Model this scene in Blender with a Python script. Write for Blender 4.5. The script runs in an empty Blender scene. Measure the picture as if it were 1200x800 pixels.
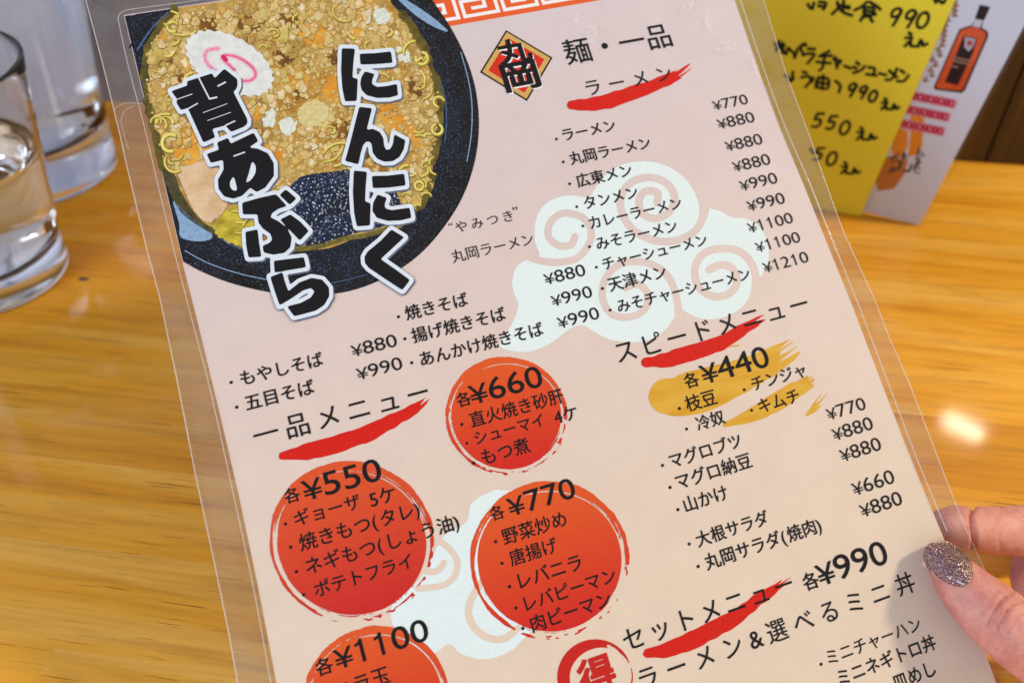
import bpy, bmesh, math, random
import numpy as np
from mathutils import Vector, Matrix

# ------------------------------------------------------------------ camera
S = bpy.context.scene
COL = S.collection
F = 1000.0                                   # focal length in pixels of a 1200 px wide picture
PITCH = math.radians(41)
XV = np.array([1.0, 0, 0])
FW = np.array([0, math.cos(PITCH), -math.sin(PITCH)])
DN = np.array([0, -math.sin(PITCH), -math.cos(PITCH)])      # image down
DC = 0.300                                   # distance along the axis to the menu
CAM = -FW * DC                               # world origin = where the axis meets the menu
H = 0.293                                    # camera height over the table
TZ = CAM[2] - H                              # table top

cd = bpy.data.cameras.new('camera'); cam = bpy.data.objects.new('camera', cd); COL.objects.link(cam)
cd.sensor_width = 36; cd.lens = F / 1200 * 36; cd.clip_start = 0.01; cd.clip_end = 50
M = Matrix(((1, 0, 0), (0, 0, 0), (0, 0, 0)))
M = Matrix([[XV[i], -DN[i], -FW[i]] for i in range(3)]).to_4x4(); M.translation = Vector(CAM)
cam.matrix_world = M
cd.dof.use_dof = True; cd.dof.focus_distance = 0.297; cd.dof.aperture_fstop = 9.0; cd.dof.aperture_blades = 0
S.camera = cam

def ray(x, y):
    return XV * (x - 600) / F + DN * (y - 400) / F + FW
def at_depth(x, y, z):
    return Vector(CAM + ray(x, y) * z)
def on_table(x, y, up=0.0):
    d = ray(x, y); t = (TZ + up - CAM[2]) / d[2]
    return Vector(CAM + d * t)

# ------------------------------------------------------------------ light
w = bpy.data.worlds.new('World'); S.world = w; w.use_nodes = True
bg = w.node_tree.nodes['Background']
WT = w.node_tree
geo_ = WT.nodes.new('ShaderNodeTexCoord'); sep_ = WT.nodes.new('ShaderNodeSeparateXYZ')
WT.links.new(geo_.outputs['Generated'], sep_.inputs[0])
def wramp(sock, stops):
    mr_ = WT.nodes.new('ShaderNodeMapRange'); mr_.inputs[1].default_value = -1; mr_.inputs[2].default_value = 1
    r_ = WT.nodes.new('ShaderNodeValToRGB'); WT.links.new(sock, mr_.inputs[0]); WT.links.new(mr_.outputs[0], r_.inputs[0])
    while len(r_.color_ramp.elements) < len(stops): r_.color_ramp.elements.new(.5)
    for e_, (p_, c_) in zip(r_.color_ramp.elements, stops): e_.position = p_; e_.color = c_
    return r_.outputs[0]
hue_ = wramp(sep_.outputs['X'], [(0, (.62, .72, 1.0, 1)), (1, (1.0, .78, .52, 1))])
lvl_ = wramp(sep_.outputs['Z'], [(0, (.5, .5, .5, 1)), (.45, (.6, .6, .6, 1)), (.6, (1, 1, 1, 1)), (.76, (.42, .42, .42, 1)), (1, (.30, .30, .30, 1))])
mul_ = WT.nodes.new('ShaderNodeMix'); mul_.data_type = 'RGBA'; mul_.blend_type = 'MULTIPLY'; mul_.inputs[0].default_value = 1
WT.links.new(hue_, mul_.inputs[6]); WT.links.new(lvl_, mul_.inputs[7]); WT.links.new(mul_.outputs[2], bg.inputs[0]); bg.inputs[1].default_value = 1.25

def area(name, loc, target, size, power, color, sy=None):
    l = bpy.data.lights.new(name, 'AREA'); l.energy = power; l.color = color; l.size = size
    if sy: l.shape = 'RECTANGLE'; l.size_y = sy
    else: l.shape = 'DISK'
    o = bpy.data.objects.new(name, l); COL.objects.link(o); o.location = loc
    o.rotation_euler = (Vector(target) - Vector(loc)).to_track_quat('-Z', 'Y').to_euler()
    return o
def mirror_lamp(x, y, height):               # where a lamp hangs whose reflection on the table shows at pixel x, y
    p = on_table(x, y); d = (p - Vector(CAM)).normalized(); r = Vector((d.x, d.y, -d.z))
    return p + r * (height / r.z)
area('ceiling_lamp', mirror_lamp(1128, 500, 1.2), (0, 0, 0), 0.09, 0.7, (1.0, .86, .66), 0.03)
area('window_light', mirror_lamp(115, 300, 1.3), (0, 0, 0), 0.40, 13.0, (.66, .78, 1.0), 0.12)
area('side_lamp', (1.25, .10, 1.00), (0, 0, 0), 0.20, 17.0, (1.0, .86, .66))
area('front_fill', (-.80, -.85, .50), (0, .05, 0), 0.55, 9.6, (.74, .84, 1.0), 0.45)  # added cool fill light behind the camera, brightens the cards and page
S.view_settings.view_transform = 'Standard'; S.view_settings.look = 'None'
S.view_settings.exposure = 0.0; S.view_settings.gamma = 1
S.cycles.use_denoising = True
S.cycles.max_bounces = 14; S.cycles.transmission_bounces = 12; S.cycles.transparent_max_bounces = 16
S.cycles.caustics_refractive = False; S.cycles.caustics_reflective = False

# ------------------------------------------------------------------ helpers
def srgb(r, g, b):
    f = lambda c: (c / 255 / 12.92) if c / 255 <= .04045 else ((c / 255 + .055) / 1.055) ** 2.4
    return (f(r), f(g), f(b), 1)
def tag(o, label=None, cat=None, group=None, kind=None):
    for k, v in (('label', label), ('category', cat), ('group', group), ('kind', kind)):
        if v: o[k] = v
    return o
def link(name, me, mat=None, parent=None):
    o = bpy.data.objects.new(name, me); COL.objects.link(o)
    if mat is not None and not len(me.materials): me.materials.append(mat)
    if parent is not None: o.parent = parent
    return o
def empty(name, loc=(0, 0, 0)):
    o = bpy.data.objects.new(name, None); COL.objects.link(o); o.location = loc; o.empty_display_size = .02
    return o
def mesh(name, V, Fc):
    me = bpy.data.meshes.new(name); me.from_pydata([tuple(v) for v in V], [], Fc); me.update(); return me
class NT:
    def __init__(s, name, **kw):
        s.m = bpy.data.materials.new(name); s.m.use_nodes = True; s.t = s.m.node_tree
        s.b = s.t.nodes['Principled BSDF']
        for k, v in kw.items(): s.set(k, v)
    def set(s, k, v):
        k = {'color': 'Base Color', 'rough': 'Roughness', 'metal': 'Metallic', 'trans': 'Transmission Weight', 'ior': 'IOR',
             'coat': 'Coat Weight', 'coatr': 'Coat Roughness', 'spec': 'Specular IOR Level', 'sss': 'Subsurface Weight'}.get(k, k)
        if hasattr(v, 'is_output') or isinstance(v, bpy.types.NodeSocket): s.t.links.new(v, s.b.inputs[k])
        else: s.b.inputs[k].default_value = v
    def n(s, typ, **kw):
        nd = s.t.nodes.new('ShaderNode' + typ)
        for k, v in kw.items():
            if k.startswith('i_'): s.inp(nd, k[2:].replace('_', ' '), v)
            else: setattr(nd, k, v)
        return nd
    def inp(s, nd, k, v):
        i = nd.inputs[int(k)] if k.isdigit() else nd.inputs[k]
        if isinstance(v, bpy.types.NodeSocket): s.t.links.new(v, i)
        else: i.default_value = v
    def coord(s, kind='Object', scale=(1, 1, 1), rot=(0, 0, 0), loc=(0, 0, 0)):
        c = s.n('TexCoord'); m = s.n('Mapping')
        s.t.links.new(c.outputs[kind], m.inputs[0]); m.inputs['Scale'].default_value = scale
        m.inputs['Rotation'].default_value = rot; m.inputs['Location'].default_value = loc
        return m.outputs[0]
    def noise(s, vec, scale, detail=4, rough=.5, dist=0):
        nd = s.n('TexNoise'); s.inp(nd, 'Vector', vec); s.inp(nd, 'Scale', scale); s.inp(nd, 'Detail', detail)
        s.inp(nd, 'Roughness', rough); s.inp(nd, 'Distortion', dist); return nd.outputs['Fac']
    def ramp(s, fac, stops, interp='LINEAR'):
        nd = s.n('ValToRGB'); s.t.links.new(fac, nd.inputs[0]); r = nd.color_ramp; r.interpolation = interp
        while len(r.elements) < len(stops): r.elements.new(.5)
        for e, (p, c) in zip(r.elements, stops): e.position = p; e.color = c
        return nd.outputs[0]
    def mix(s, fac, a, b, mode='MIX'):
        nd = s.n('Mix', data_type='RGBA', blend_type=mode)
        for i, v in ((0, fac), (6, a), (7, b)):
            if isinstance(v, bpy.types.NodeSocket): s.t.links.new(v, nd.inputs[i])
            else: nd.inputs[i].default_value = v
        return nd.outputs[2]
    def bump(s, h, strength=.3, dist=.001):
        nd = s.n('Bump'); s.t.links.new(h, nd.inputs['Height']); nd.inputs['Strength'].default_value = strength
        nd.inputs['Distance'].default_value = dist; s.t.links.new(nd.outputs[0], s.b.inputs['Normal'])
def ink(name, rgb, var=.06, rough=.55):
    m = NT(name, rough=rough, spec=.08)
    n = m.noise(m.coord(), 900, 2)
    c = srgb(*rgb)
    m.set('color', m.ramp(n, [(.3, tuple(x * (1 - var * 2) for x in c[:3]) + (1,)), (.7, tuple(min(1, x * (1 + var)) for x in c[:3]) + (1,))]))
    return m.m

# ------------------------------------------------------------------ the setting
YAW = math.radians(-8.5)
WR = Matrix.Rotation(YAW, 4, 'Z')
tr = on_table(1150, 190); tl = on_table(145, 100)
back = empty('table_frame_origin'); bpy.data.objects.remove(back)
def wood(name, stops, ring=1.0, rough=.28, seed=0, axis='X', gloss=.5):
    m = NT(name, rough=rough, coat=gloss, coatr=.07, spec=.2)
    oi = m.n('ObjectInfo')
    add = m.n('VectorMath', operation='ADD'); cmb = m.n('CombineXYZ')
    mul = m.n('Math', operation='MULTIPLY'); m.t.links.new(oi.outputs['Random'], mul.inputs[0]); mul.inputs[1].default_value = 37.0
    for i in range(3): m.t.links.new(mul.outputs[0], cmb.inputs[i])
    sc = (3.0, 34, 34) if axis == 'X' else (34, 34, 3.0)
    m.t.links.new(m.coord(scale=sc), add.inputs[0]); m.t.links.new(cmb.outputs[0], add.inputs[1]); v = add.outputs[0]
    broad = m.noise(v, 1.1, 3, .55, .8)
    fine = m.noise(v, 5.5, 5, .6, .4)
    sc2 = (26, 1300, 1300) if axis == 'X' else (900, 900, 22)
    sc3 = (7, 210, 210) if axis == 'X' else (210, 210, 7)
    pore = m.noise(m.coord(scale=sc2), 1.0, 2, .5)
    c = m.ramp(broad, stops)
    c = m.mix(.38, c, m.ramp(fine, [(.3, (.50, .42, .30, 1)), (.52, (1, 1, 1, 1)), (.75, (1.0, .95, .86, 1))]), 'MULTIPLY')
    line = m.noise(m.coord(scale=sc3), 1.0, 5, .65, .3)
    c = m.mix(.6, c, m.ramp(line, [(.3, (.74, .62, .44, 1)), (.5, (1, 1, 1, 1)), (.7, (1.05, 1.05, 1.05, 1))]), 'MULTIPLY')
    c = m.mix(1.0, c, m.ramp(pore, [(.30, (.34, .22, .12, 1)), (.345, (1, 1, 1, 1))]), 'MULTIPLY')
    hue = m.ramp(oi.outputs['Random'], [(0, (.86, .80, .70, 1)), (.5, (1, 1, 1, 1)), (1, (1.0, 1.0, 1.05, 1))])
    c = m.mix(1.0, c, hue, 'MULTIPLY')
    m.set('color', c); m.bump(pore, .06, .0004)
    return m.m
M_TABLE = wood('golden pine lacquered', [(.25, srgb(222, 148, 34)), (.5, srgb(238, 170, 44)), (.75, srgb(246, 194, 92))], rough=.5, gloss=.35)
M_WALLWOOD = wood('dark brown panelling', [(.25, srgb(50, 36, 18)), (.55, srgb(82, 60, 28)), (.8, srgb(100, 78, 38))], axis='Z', rough=.5, gloss=.1)

table = empty('table', (0, 0, TZ)); table.rotation_euler = (0, 0, YAW)
tag(table, 'golden lacquered pine table of glued staves under the menu, glasses and cards', 'table')
inv = (Matrix.Translation((0, 0, TZ)) @ WR).inverted()
ybk = (inv @ tr).y
def box_mesh(name, x0, x1, y0, y1, z0, z1, bev=.0002):
    bm = bmesh.new(); bmesh.ops.create_cube(bm, size=1)
    for v in bm.verts: v.co = Vector(((x0 + x1) / 2 + v.co.x * (x1 - x0), (y0 + y1) / 2 + v.co.y * (y1 - y0), (z0 + z1) / 2 + v.co.z * (z1 - z0)))
    if bev: bmesh.ops.bevel(bm, geom=bm.edges[:], offset=bev, segments=1, affect='EDGES')
    me = bpy.data.meshes.new(name); bm.to_mesh(me); bm.free(); return me
rnd = random.Random(4)
y = ybk - .0005; row = 0
yfr = (inv @ on_table(600, 870)).y
while y > yfr:
    wd = .043
    x = -.62 - rnd.random() * .3
    while x < .62:
        L = .30 + rnd.random() * .28
        x1 = min(x + L, .9)
        o = link('stave', box_mesh('stave', -L / 2, L / 2, -wd / 2, wd / 2, -.028, 0, .00005), M_TABLE, table)
        o.location = ((x + x + L) / 2, y - wd / 2, 0)
        x += L
    y -= wd; row += 1
kp = inv @ on_table(98, 327); kv = [(kp.x + .0032 * math.cos(t) * (1 + .15 * math.sin(3 * t)), kp.y + .0017 * math.sin(t), .00012) for t in np.linspace(0, 2 * math.pi, 21)[:-1]]
kn = NT('dark knot', rough=.4); kn.set('color', kn.ramp(kn.noise(kn.coord(), 900, 3), [(.3, srgb(44, 22, 8)), (.7, srgb(92, 52, 18))]))
link('knot', mesh('knot', kv, [tuple(range(20))]), kn.m, table)
# wall behind the table
xsp = (inv @ on_table(560, 130)).x
wall = link('wall', box_mesh('wall', -1.2, xsp, 0, .03, -.3, .15, 0), None); tag(wall, kind='structure')
wm = NT('grey blue painted wall', rough=.35)
wn = wm.noise(wm.coord(scale=(14, 14, 1.5)), 1.6, 3)
wm.set('color', wm.ramp(wn, [(.3, srgb(138, 150, 182)), (.7, srgb(180, 188, 206))])); wall.data.materials.append(wm.m)
wall.matrix_world = Matrix.Translation((0, 0, TZ)) @ WR @ Matrix.Translation((0, ybk, 0))
pw = .06; x = xsp + .0003; first = None
wainscot = link('wainscot', box_mesh('wainscot', xsp + .0003, 1.2, .008, .03, -.3, .15, 0), M_WALLWOOD); tag(wainscot, kind='structure')
wainscot.matrix_world = wall.matrix_world
while x < 1.1:
    if first is None: pm = box_mesh('panel', 0, pw - .0012, 0, .0075, -.3, .15, .0006)
    o = link('panel', pm, M_WALLWOOD, wainscot); o.location = (x, 0, 0); first = o
    x += pw

# ------------------------------------------------------------------ the menu's own plane
V1 = np.array([4762.0, -669.0]); V2 = np.array([-1051.0, -5117.0]); PC = np.array([600.0, 400.0])
e1 = np.array([*(V1 - PC), F]); e1 /= np.linalg.norm(e1)
e2 = np.array([*(V2 - PC), F]); e2 /= np.linalg.norm(e2); e2 -= e1 * (e1 @ e2); e2 /= np.linalg.norm(e2)
toW = lambda c: XV * c[0] + DN * c[1] + FW * c[2]
E1, E2 = toW(e1), toW(e2); N = np.cross(E1, E2)
MM = Matrix([[E1[i], E2[i], N[i]] for i in range(3)]).to_4x4()
menu = empty('laminated_menu'); menu.matrix_world = MM
tag(menu, 'large laminated pink menu page with a ramen bowl picture, held up by a hand', 'menu')
def P(pts):
    """picture points -> millimetre-true coordinates (metres) on the menu's plane"""
    pts = np.asarray(pts, float)
    d = XV * ((pts[..., 0:1] - 600) / F) + DN * ((pts[..., 1:2] - 400) / F) + FW
    t = (np.dot(N, -CAM)) / (d @ N)
    q = CAM + d * t[..., None]
    return np.stack([q @ E1, q @ E2], -1)
def page_depth(x, y):
    d = ray(x, y); return float(np.dot(N, -CAM) / np.dot(d, N))
def T(s, ox, oy, pts): return [(px / s + ox, py / s + oy) for px, py in pts]
def smooth(pts, closed=True, k=6):
    pts = np.asarray(pts, float); n = len(pts); out = []
    rng = range(n) if closed else range(n - 1)
    for i in rng:
        g = (lambda j: pts[j % n]) if closed else (lambda j: pts[min(max(j, 0), n - 1)])
        p0, p1, p2, p3 = g(i - 1), g(i), g(i + 1), g(i + 2)
        for a in range(k):
            t = a / k
            out.append(.5 * ((2 * p1) + (-p0 + p2) * t + (2 * p0 - 5 * p1 + 4 * p2 - p3) * t * t + (-p0 + 3 * p1 - 3 * p2 + p3) * t ** 3))
    if not closed: out.append(pts[-1])
    return np.array(out)

# signed fields over picture space, turned into flat meshes by marching squares
def sd_poly(X, Y, poly):
    poly = np.asarray(poly, float); d = np.full(X.shape, 1e9); ins = np.zeros(X.shape, bool); n = len(poly)
    for i in range(n):
        a = poly[i]; b = poly[(i + 1) % n]; e = b - a; L = e @ e
        if L < 1e-12: continue
        t = np.clip(((X - a[0]) * e[0] + (Y - a[1]) * e[1]) / L, 0, 1)
        d = np.minimum(d, (X - a[0] - e[0] * t) ** 2 + (Y - a[1] - e[1] * t) ** 2)
        if a[1] != b[1]:
            c = ((a[1] > Y) != (b[1] > Y)) & (X < (b[0] - a[0]) * (Y - a[1]) / (b[1] - a[1]) + a[0]); ins ^= c
    d = np.sqrt(d); return np.where(ins, -d, d)
def sd_line(X, Y, pts):
    d = np.full(X.shape, 1e9); pts = np.asarray(pts, float)
    for a, b in zip(pts[:-1], pts[1:]):
        e = b - a; L = max(e @ e, 1e-9)
        t = np.clip(((X - a[0]) * e[0] + (Y - a[1]) * e[1]) / L, 0, 1)
        d = np.minimum(d, (X - a[0] - e[0] * t) ** 2 + (Y - a[1] - e[1] * t) ** 2)
    return np.sqrt(d)
def march(xs, ys, G):
    G = np.where(np.abs(G) < 1e-5, 1e-5, G); V = []; Fc = []; idx = {}
    def vid(k, x, y):
        if k not in idx: idx[k] = len(V); V.append((x, y))
        return idx[k]
    I = G < 0; full = I[:-1, :-1] & I[1:, :-1] & I[:-1, 1:] & I[1:, 1:]; anyi = I[:-1, :-1] | I[1:, :-1] | I[:-1, 1:] | I[1:, 1:]
    for j in range(G.shape[0] - 1):
        rf = full[j]; edge = np.diff(np.concatenate([[0], rf.astype(int), [0]])); st = np.where(edge == 1)[0]; en = np.where(edge == -1)[0]
        for a, b in zip(st, en):
            Fc.append((vid((0, a, j), xs[a], ys[j]), vid((0, b, j), xs[b], ys[j]), vid((0, b, j + 1), xs[b], ys[j + 1]), vid((0, a, j + 1), xs[a], ys[j + 1])))
        for i in np.where(anyi[j] & ~rf)[0]:
            cs = ((i, j), (i + 1, j), (i + 1, j + 1), (i, j + 1)); poly = []
            for k in range(4):
                (ia, ja), (ib, jb) = cs[k], cs[(k + 1) % 4]; ga, gb = G[ja, ia], G[jb, ib]
                if ga < 0: poly.append(vid((0, ia, ja), xs[ia], ys[ja]))
                if (ga < 0) != (gb < 0):
                    t = ga / (ga - gb); poly.append(vid((1, min(ia, ib), min(ja, jb), ia != ib), xs[ia] + (xs[ib] - xs[ia]) * t, ys[ja] + (ys[jb] - ys[ja]) * t))
            if len(poly) >= 3: Fc.append(tuple(poly))
    return np.array(V if V else [(xs[0], ys[0])]), Fc
def field_mesh(name, fn, x0, y0, x1, y1, step=1.0, lift=0.0):
    xs = np.arange(x0, x1 + step, step); ys = np.arange(y0, y1 + step, step)
    X, Y = np.meshgrid(xs, ys); V, Fc = march(xs, ys, fn(X, Y))
    q = P(V); return mesh(name, [(u, v, lift) for u, v in q], [f[::-1] for f in Fc])
def shape(name, poly, mat, parent, lift, sm=True, step=1.0, holes=(), rag=0):
    pl = smooth(poly) if sm else np.asarray(poly, float)
    lo = pl.min(0) - 2; hi = pl.max(0) + 2
    def fn(X, Y):
        d = sd_poly(X, Y, pl)
        for h in holes: d = np.maximum(d, -sd_poly(X, Y, smooth(h) if sm else h))
        if rag: d = d + (vnoise(X / 4 + 50, Y / 4 + 50, 3) - .5) * rag + (vnoise(X / 1.8 + 90, Y / 1.8 + 50, 4) - .5) * rag * .5
        return d
    return link(name, field_mesh(name, fn, lo[0], lo[1], hi[0], hi[1], step, lift), mat, parent)
def stroke(name, pts, wd, mat, parent, lift, sm=True, step=.7):
    pl = smooth(pts, False) if sm else np.asarray(pts, float); lo = pl.min(0) - wd - 2; hi = pl.max(0) + wd + 2
    return link(name, field_mesh(name, lambda X, Y: sd_line(X, Y, pl) - wd / 2, lo[0], lo[1], hi[0], hi[1], step, lift), mat, parent)
U = 4e-5                                      # one layer of print

# paper
def slab(name, outline, z0, z1, mat, parent):
    q = P(np.array(outline)); n = len(q)
    V = [(u, v, z1) for u, v in q] + [(u, v, z0) for u, v in q]
    area2 = sum(q[i][0] * q[(i + 1) % n][1] - q[(i + 1) % n][0] * q[i][1] for i in range(n))
    top = list(range(n)); 
    if area2 < 0: top = top[::-1]
    Fc = [tuple(top), tuple(i + n for i in top[::-1])]
    for a in range(n):
        i, j = top[a], top[(a + 1) % n]; Fc.append((j, i, i + n, j + n))
    return link(name, mesh(name, V, Fc), mat, parent)
LEFT = [(145, 18), (166, 105), (190, 205), (214.5, 310), (235, 391), (257, 482), (280, 581), (303, 690), (324, 800)]
RIGHT = [(1104, 625), (1077, 560), (1060, 517), (1030, 440), (1000, 361), (994, 346), (960, 262), (940, 212), (915, 152), (889, 82), (861, 0)]
# the rest of the sheet runs on outside the picture: A4-like height below the top edge
tp = P(np.array([(145, 18), (861, 0)]))
U0 = P(np.array(LEFT)); U1 = P(np.array(RIGHT))
pw_ = np.linalg.norm(tp[1] - tp[0])
def to_px(u, v):
    q = E1 * u + E2 * v - CAM; z = q @ FW; return (600 + F * (q @ XV) / z, 400 + F * (q @ DN) / z)
vtop = U0[0][1]; ub0 = U0[-1][0]; ub1 = U1[0][0]
vbot = vtop - pw_ * 1.414
TL = LEFT[0]; TRc = to_px(U1[-1][0] - .0005, vtop + .0005)
paper_outline = LEFT + [to_px(ub0 + .001, vbot), to_px(ub1 - .001, vbot)] + RIGHT + [TRc]
pm_ = NT('pink menu paper', rough=.5, spec=.25)
tc = pm_.n('TexCoord'); sep = pm_.n('SeparateXYZ'); pm_.t.links.new(tc.outputs['Object'], sep.inputs[0])
mr = pm_.n('MapRange'); pm_.t.links.new(sep.outputs['Y'], mr.inputs[0]); mr.inputs[1].default_value = float(vtop); mr.inputs[2].default_value = float(vtop - .24)
g1 = pm_.ramp(mr.outputs[0], [(0, srgb(212, 204, 211)), (.35, srgb(215, 201, 202)), (.62, srgb(221, 205, 197)), (1, srgb(228, 210, 190))])
pn = pm_.noise(pm_.coord(scale=(1, 1, 1)), 60, 5, .7)
g1 = pm_.mix(1.0, g1, pm_.ramp(pn, [(.3, (.955, .95, .95, 1)), (.7, (1.02, 1.02, 1.02, 1))]), 'MULTIPLY')
wx = pm_.n('TexWave', wave_type='BANDS', bands_direction='X'); pm_.inp(wx, 'Vector', pm_.coord()); pm_.inp(wx, 'Scale', 380.0); pm_.inp(wx, 'Distortion', .8)
wy = pm_.n('TexWave', wave_type='BANDS', bands_direction='Y'); pm_.inp(wy, 'Vector', pm_.coord()); pm_.inp(wy, 'Scale', 380.0); pm_.inp(wy, 'Distortion', .8)
g1 = pm_.mix(.035, g1, wx.outputs[0], 'MULTIPLY'); g1 = pm_.mix(.035, g1, wy.outputs[0], 'MULTIPLY')
pm_.set('color', g1)
paper = slab('paper', paper_outline, -.0002, 0, pm_.m, menu)

# clouds
M_CLOUD = ink('pale cyan cloud ink', (222, 238, 240), .02)
cl1 = [(600, 332), (604, 315), (614, 306), (626, 304), (632, 298), (627, 284), (627, 262), (635, 243), (650, 233), (668, 229), (690, 231), (697, 221), (710, 205), (730, 193), (755, 189), (780, 194), (800, 207),
       (812, 222), (819, 240), (819, 256), (824, 250), (829, 244), (845, 248), (858, 255), (872, 256), (888, 264), (898, 280), (901, 300), (897, 315), (889, 326), (882, 322), (879, 345), (868, 361), (850, 371),
       (825, 374), (808, 368), (796, 361), (790, 372), (778, 388), (760, 398), (740, 401), (715, 398), (695, 388), (682, 381), (668, 385), (655, 395), (640, 405), (620, 412), (600, 411), (585, 405), (592, 393), (602, 375), (607, 358), (603, 345)]
spA = T(4, 620, 130, [(10, 690), (70, 706), (140, 710), (225, 690), (280, 625), (290, 560), (250, 500), (160, 480), (98, 525), (92, 590), (140, 632), (195, 628), (215, 590)])
spB = T(4, 620, 130, [(830, 430), (815, 500), (770, 570), (680, 610), (580, 605), (490, 560), (435, 480), (432, 400), (480, 335), (570, 312), (650, 345), (682, 410), (655, 475), (590, 505), (530, 480), (515, 420), (545, 378), (600, 385), (600, 430)])
spC = T(3.53, 620, 190, [(615, 680), (615, 590), (590, 500), (540, 440), (460, 412), (370, 425), (312, 490), (305, 570), (345, 630), (420, 640), (480, 605), (490, 545), (450, 505), (400, 520)])
spD = T(3.53, 620, 190, [(925, 600), (940, 520), (925, 430), (870, 370), (790, 358), (720, 380), (685, 440), (700, 515), (760, 555), (825, 545), (860, 495), (840, 440), (790, 425), (745, 445)])
def cloud(poly, spirals, ws):
    pl = smooth(poly, k=4); sp = [smooth(s, False, 5) for s in spirals]
    lo = pl.min(0) - 2; hi = pl.max(0) + 2
    def fn(X, Y):
        d = sd_poly(X, Y, pl)
        for s, wd in zip(sp, ws): d = np.maximum(d, wd / 2 - sd_line(X, Y, s))
        return d
    return link('cloud_print', field_mesh('cloud_print', fn, *lo, *hi, 1.0, U), M_CLOUD, paper)
cloud(cl1, [spA, spB, spC, spD], [8.5, 9, 8.5, 9])
cl2 = [(458, 715), (465, 700), (490, 680), (505, 655), (520, 628), (546, 612), (552, 590), (572, 577), (590, 574), (640, 590), (650, 700), (612, 749), (597, 763), (569, 772), (541, 766), (527, 754), (512, 763), (495, 770), (470, 745), (460, 730)]
spF = T(5, 330, 640, [(800, 245), (860, 240), (950, 225), (1015, 170), (1028, 90), (990, 20), (920, -30), (830, -20), (790, 50), (800, 110), (850, 145), (915, 140), (950, 95)])
spG = T(5, 330, 640, [(1180, 200), (1125, 280), (1095, 370), (1120, 460), (1200, 530), (1300, 540), (1380, 480)])
cloud(cl2, [spF, spG], [7.5, 8.5])

# lettering ---------------------------------------------------------------
_gl = {}; _raw = {}
def raw(ch):
    if ch == '1' and ch not in _raw:
        q_ = [(.215, 0), (.295, 0), (.295, .70), (.235, .70), (.205, .62), (.10, .575), (.10, .505), (.215, .535)]
        _raw[ch] = (np.array(q_), np.array([(*q_[i], *q_[(i + 1) % 8]) for i in range(8)]))
    if ch not in _raw:
        c = bpy.data.curves.new('g', 'FONT'); c.body = ch; c.size = 1; c.resolution_u = 4
        o = bpy.data.objects.new('g', c); COL.objects.link(o)
        dg = bpy.context.evaluated_depsgraph_get(); me = bpy.data.meshes.new_from_object(o.evaluated_get(dg))
        V = np.array([v.co[:2] for v in me.vertices]).reshape(-1, 2); key_ = {}; ids = []
        for v in V: ids.append(key_.setdefault((round(v[0], 5), round(v[1], 5)), len(key_)))
        cnt = {}
        for p in me.polygons:
            vs = [ids[i] for i in p.vertices]
            for i in range(len(vs)):
                e = (vs[i], vs[(i + 1) % len(vs)]); k = (min(e), max(e))
                if e[0] != e[1]: cnt[k] = cnt.get(k, 0) + 1
        inv_ = {i: k for k, i in key_.items()}
        E_ = np.array([(*inv_[a], *inv_[b]) for (a, b), n in cnt.items() if n == 1])
        bpy.data.objects.remove(o); bpy.data.curves.remove(c); bpy.data.meshes.remove(me)
        _raw[ch] = (V, E_)
    return _raw[ch]
def glyph(ch, off=.0):
    """outline of a character thickened by off, with the softly rounded corners of the menu's type"""
    k = (ch, off)
    if k in _gl: return _gl[k]
    V, E_ = raw(ch)
    if not len(V): _gl[k] = (V, []); return _gl[k]
    st = .016 if cjk(ch) else .012; pad = off + .03
    xs = np.arange(V[:, 0].min() - pad, V[:, 0].max() + pad + st, st); ys = np.arange(V[:, 1].min() - pad, V[:, 1].max() + pad + st, st)
    X, Y = np.meshgrid(xs, ys); d = np.full(X.shape, 1e9); ins = np.zeros(X.shape, bool)
    for ax, ay, bx, by in E_:
        ex, ey = bx - ax, by - ay; L = ex * ex + ey * ey
        t = np.clip(((X - ax) * ex + (Y - ay) * ey) / L, 0, 1); d = np.minimum(d, (X - ax - ex * t) ** 2 + (Y - ay - ey * t) ** 2)
        if ay != by: ins ^= ((ay > Y) != (by > Y)) & (X < (bx - ax) * (Y - ay) / (by - ay) + ax)
    d = np.sqrt(d); G = np.where(ins, -d, d) - off
    q, Fc = march(xs, ys, G)
    _gl[k] = (q, Fc); return _gl[k]
EMS = 1.0
def probe():
    global EMS
    V, _ = raw('口'); W = V[:, 0].max() - V[:, 0].min()
    return W
ADV = {}
def cjk(ch): return ord(ch) > 0x2E00
def adv(ch):
    if cjk(ch): return EM
    if ch in '()（）': return EM * .45
    V, _ = raw(ch)
    return {'1': .636, '¥': .636}.get(ch, .636) * LAT if ch.isdigit() or ch == '¥' else (V[:, 0].max() + V[:, 0].min()) if len(V) else .35
def find_em():
    c = bpy.data.curves.new('g', 'FONT'); o = bpy.data.objects.new('g', c); COL.objects.link(o); r = []
    for s in ('口', '口口'):
        c.body = s; c.size = 1; dg = bpy.context.evaluated_depsgraph_get(); dg.update()
        me = bpy.data.meshes.new_from_object(o.evaluated_get(dg)); xs = [v.co.x for v in me.vertices]; ys = [v.co.y for v in me.vertices]; r.append((min(xs), max(xs), min(ys), max(ys)))
    l = []
    for s in ('0', '00'):
        c.body = s; dg = bpy.context.evaluated_depsgraph_get(); dg.update()
        me = bpy.data.meshes.new_from_object(o.evaluated_get(dg)); xs = [v.co.x for v in me.vertices]; ys = [v.co.y for v in me.vertices]; l.append((min(xs), max(xs), min(ys), max(ys)))
    bpy.data.objects.remove(o)
    return r[1][1] - r[0][1], l[1][1] - l[0][1], r, l
EM, DIG, _r, _l = find_em(); LAT = DIG / .636
CJKMID = (_r[0][2] + _r[0][3]) / 2 ; DIGMID = (_l[0][2] + _l[0][3]) / 2
print('EM', EM, 'DIG', DIG, _r, _l)
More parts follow.
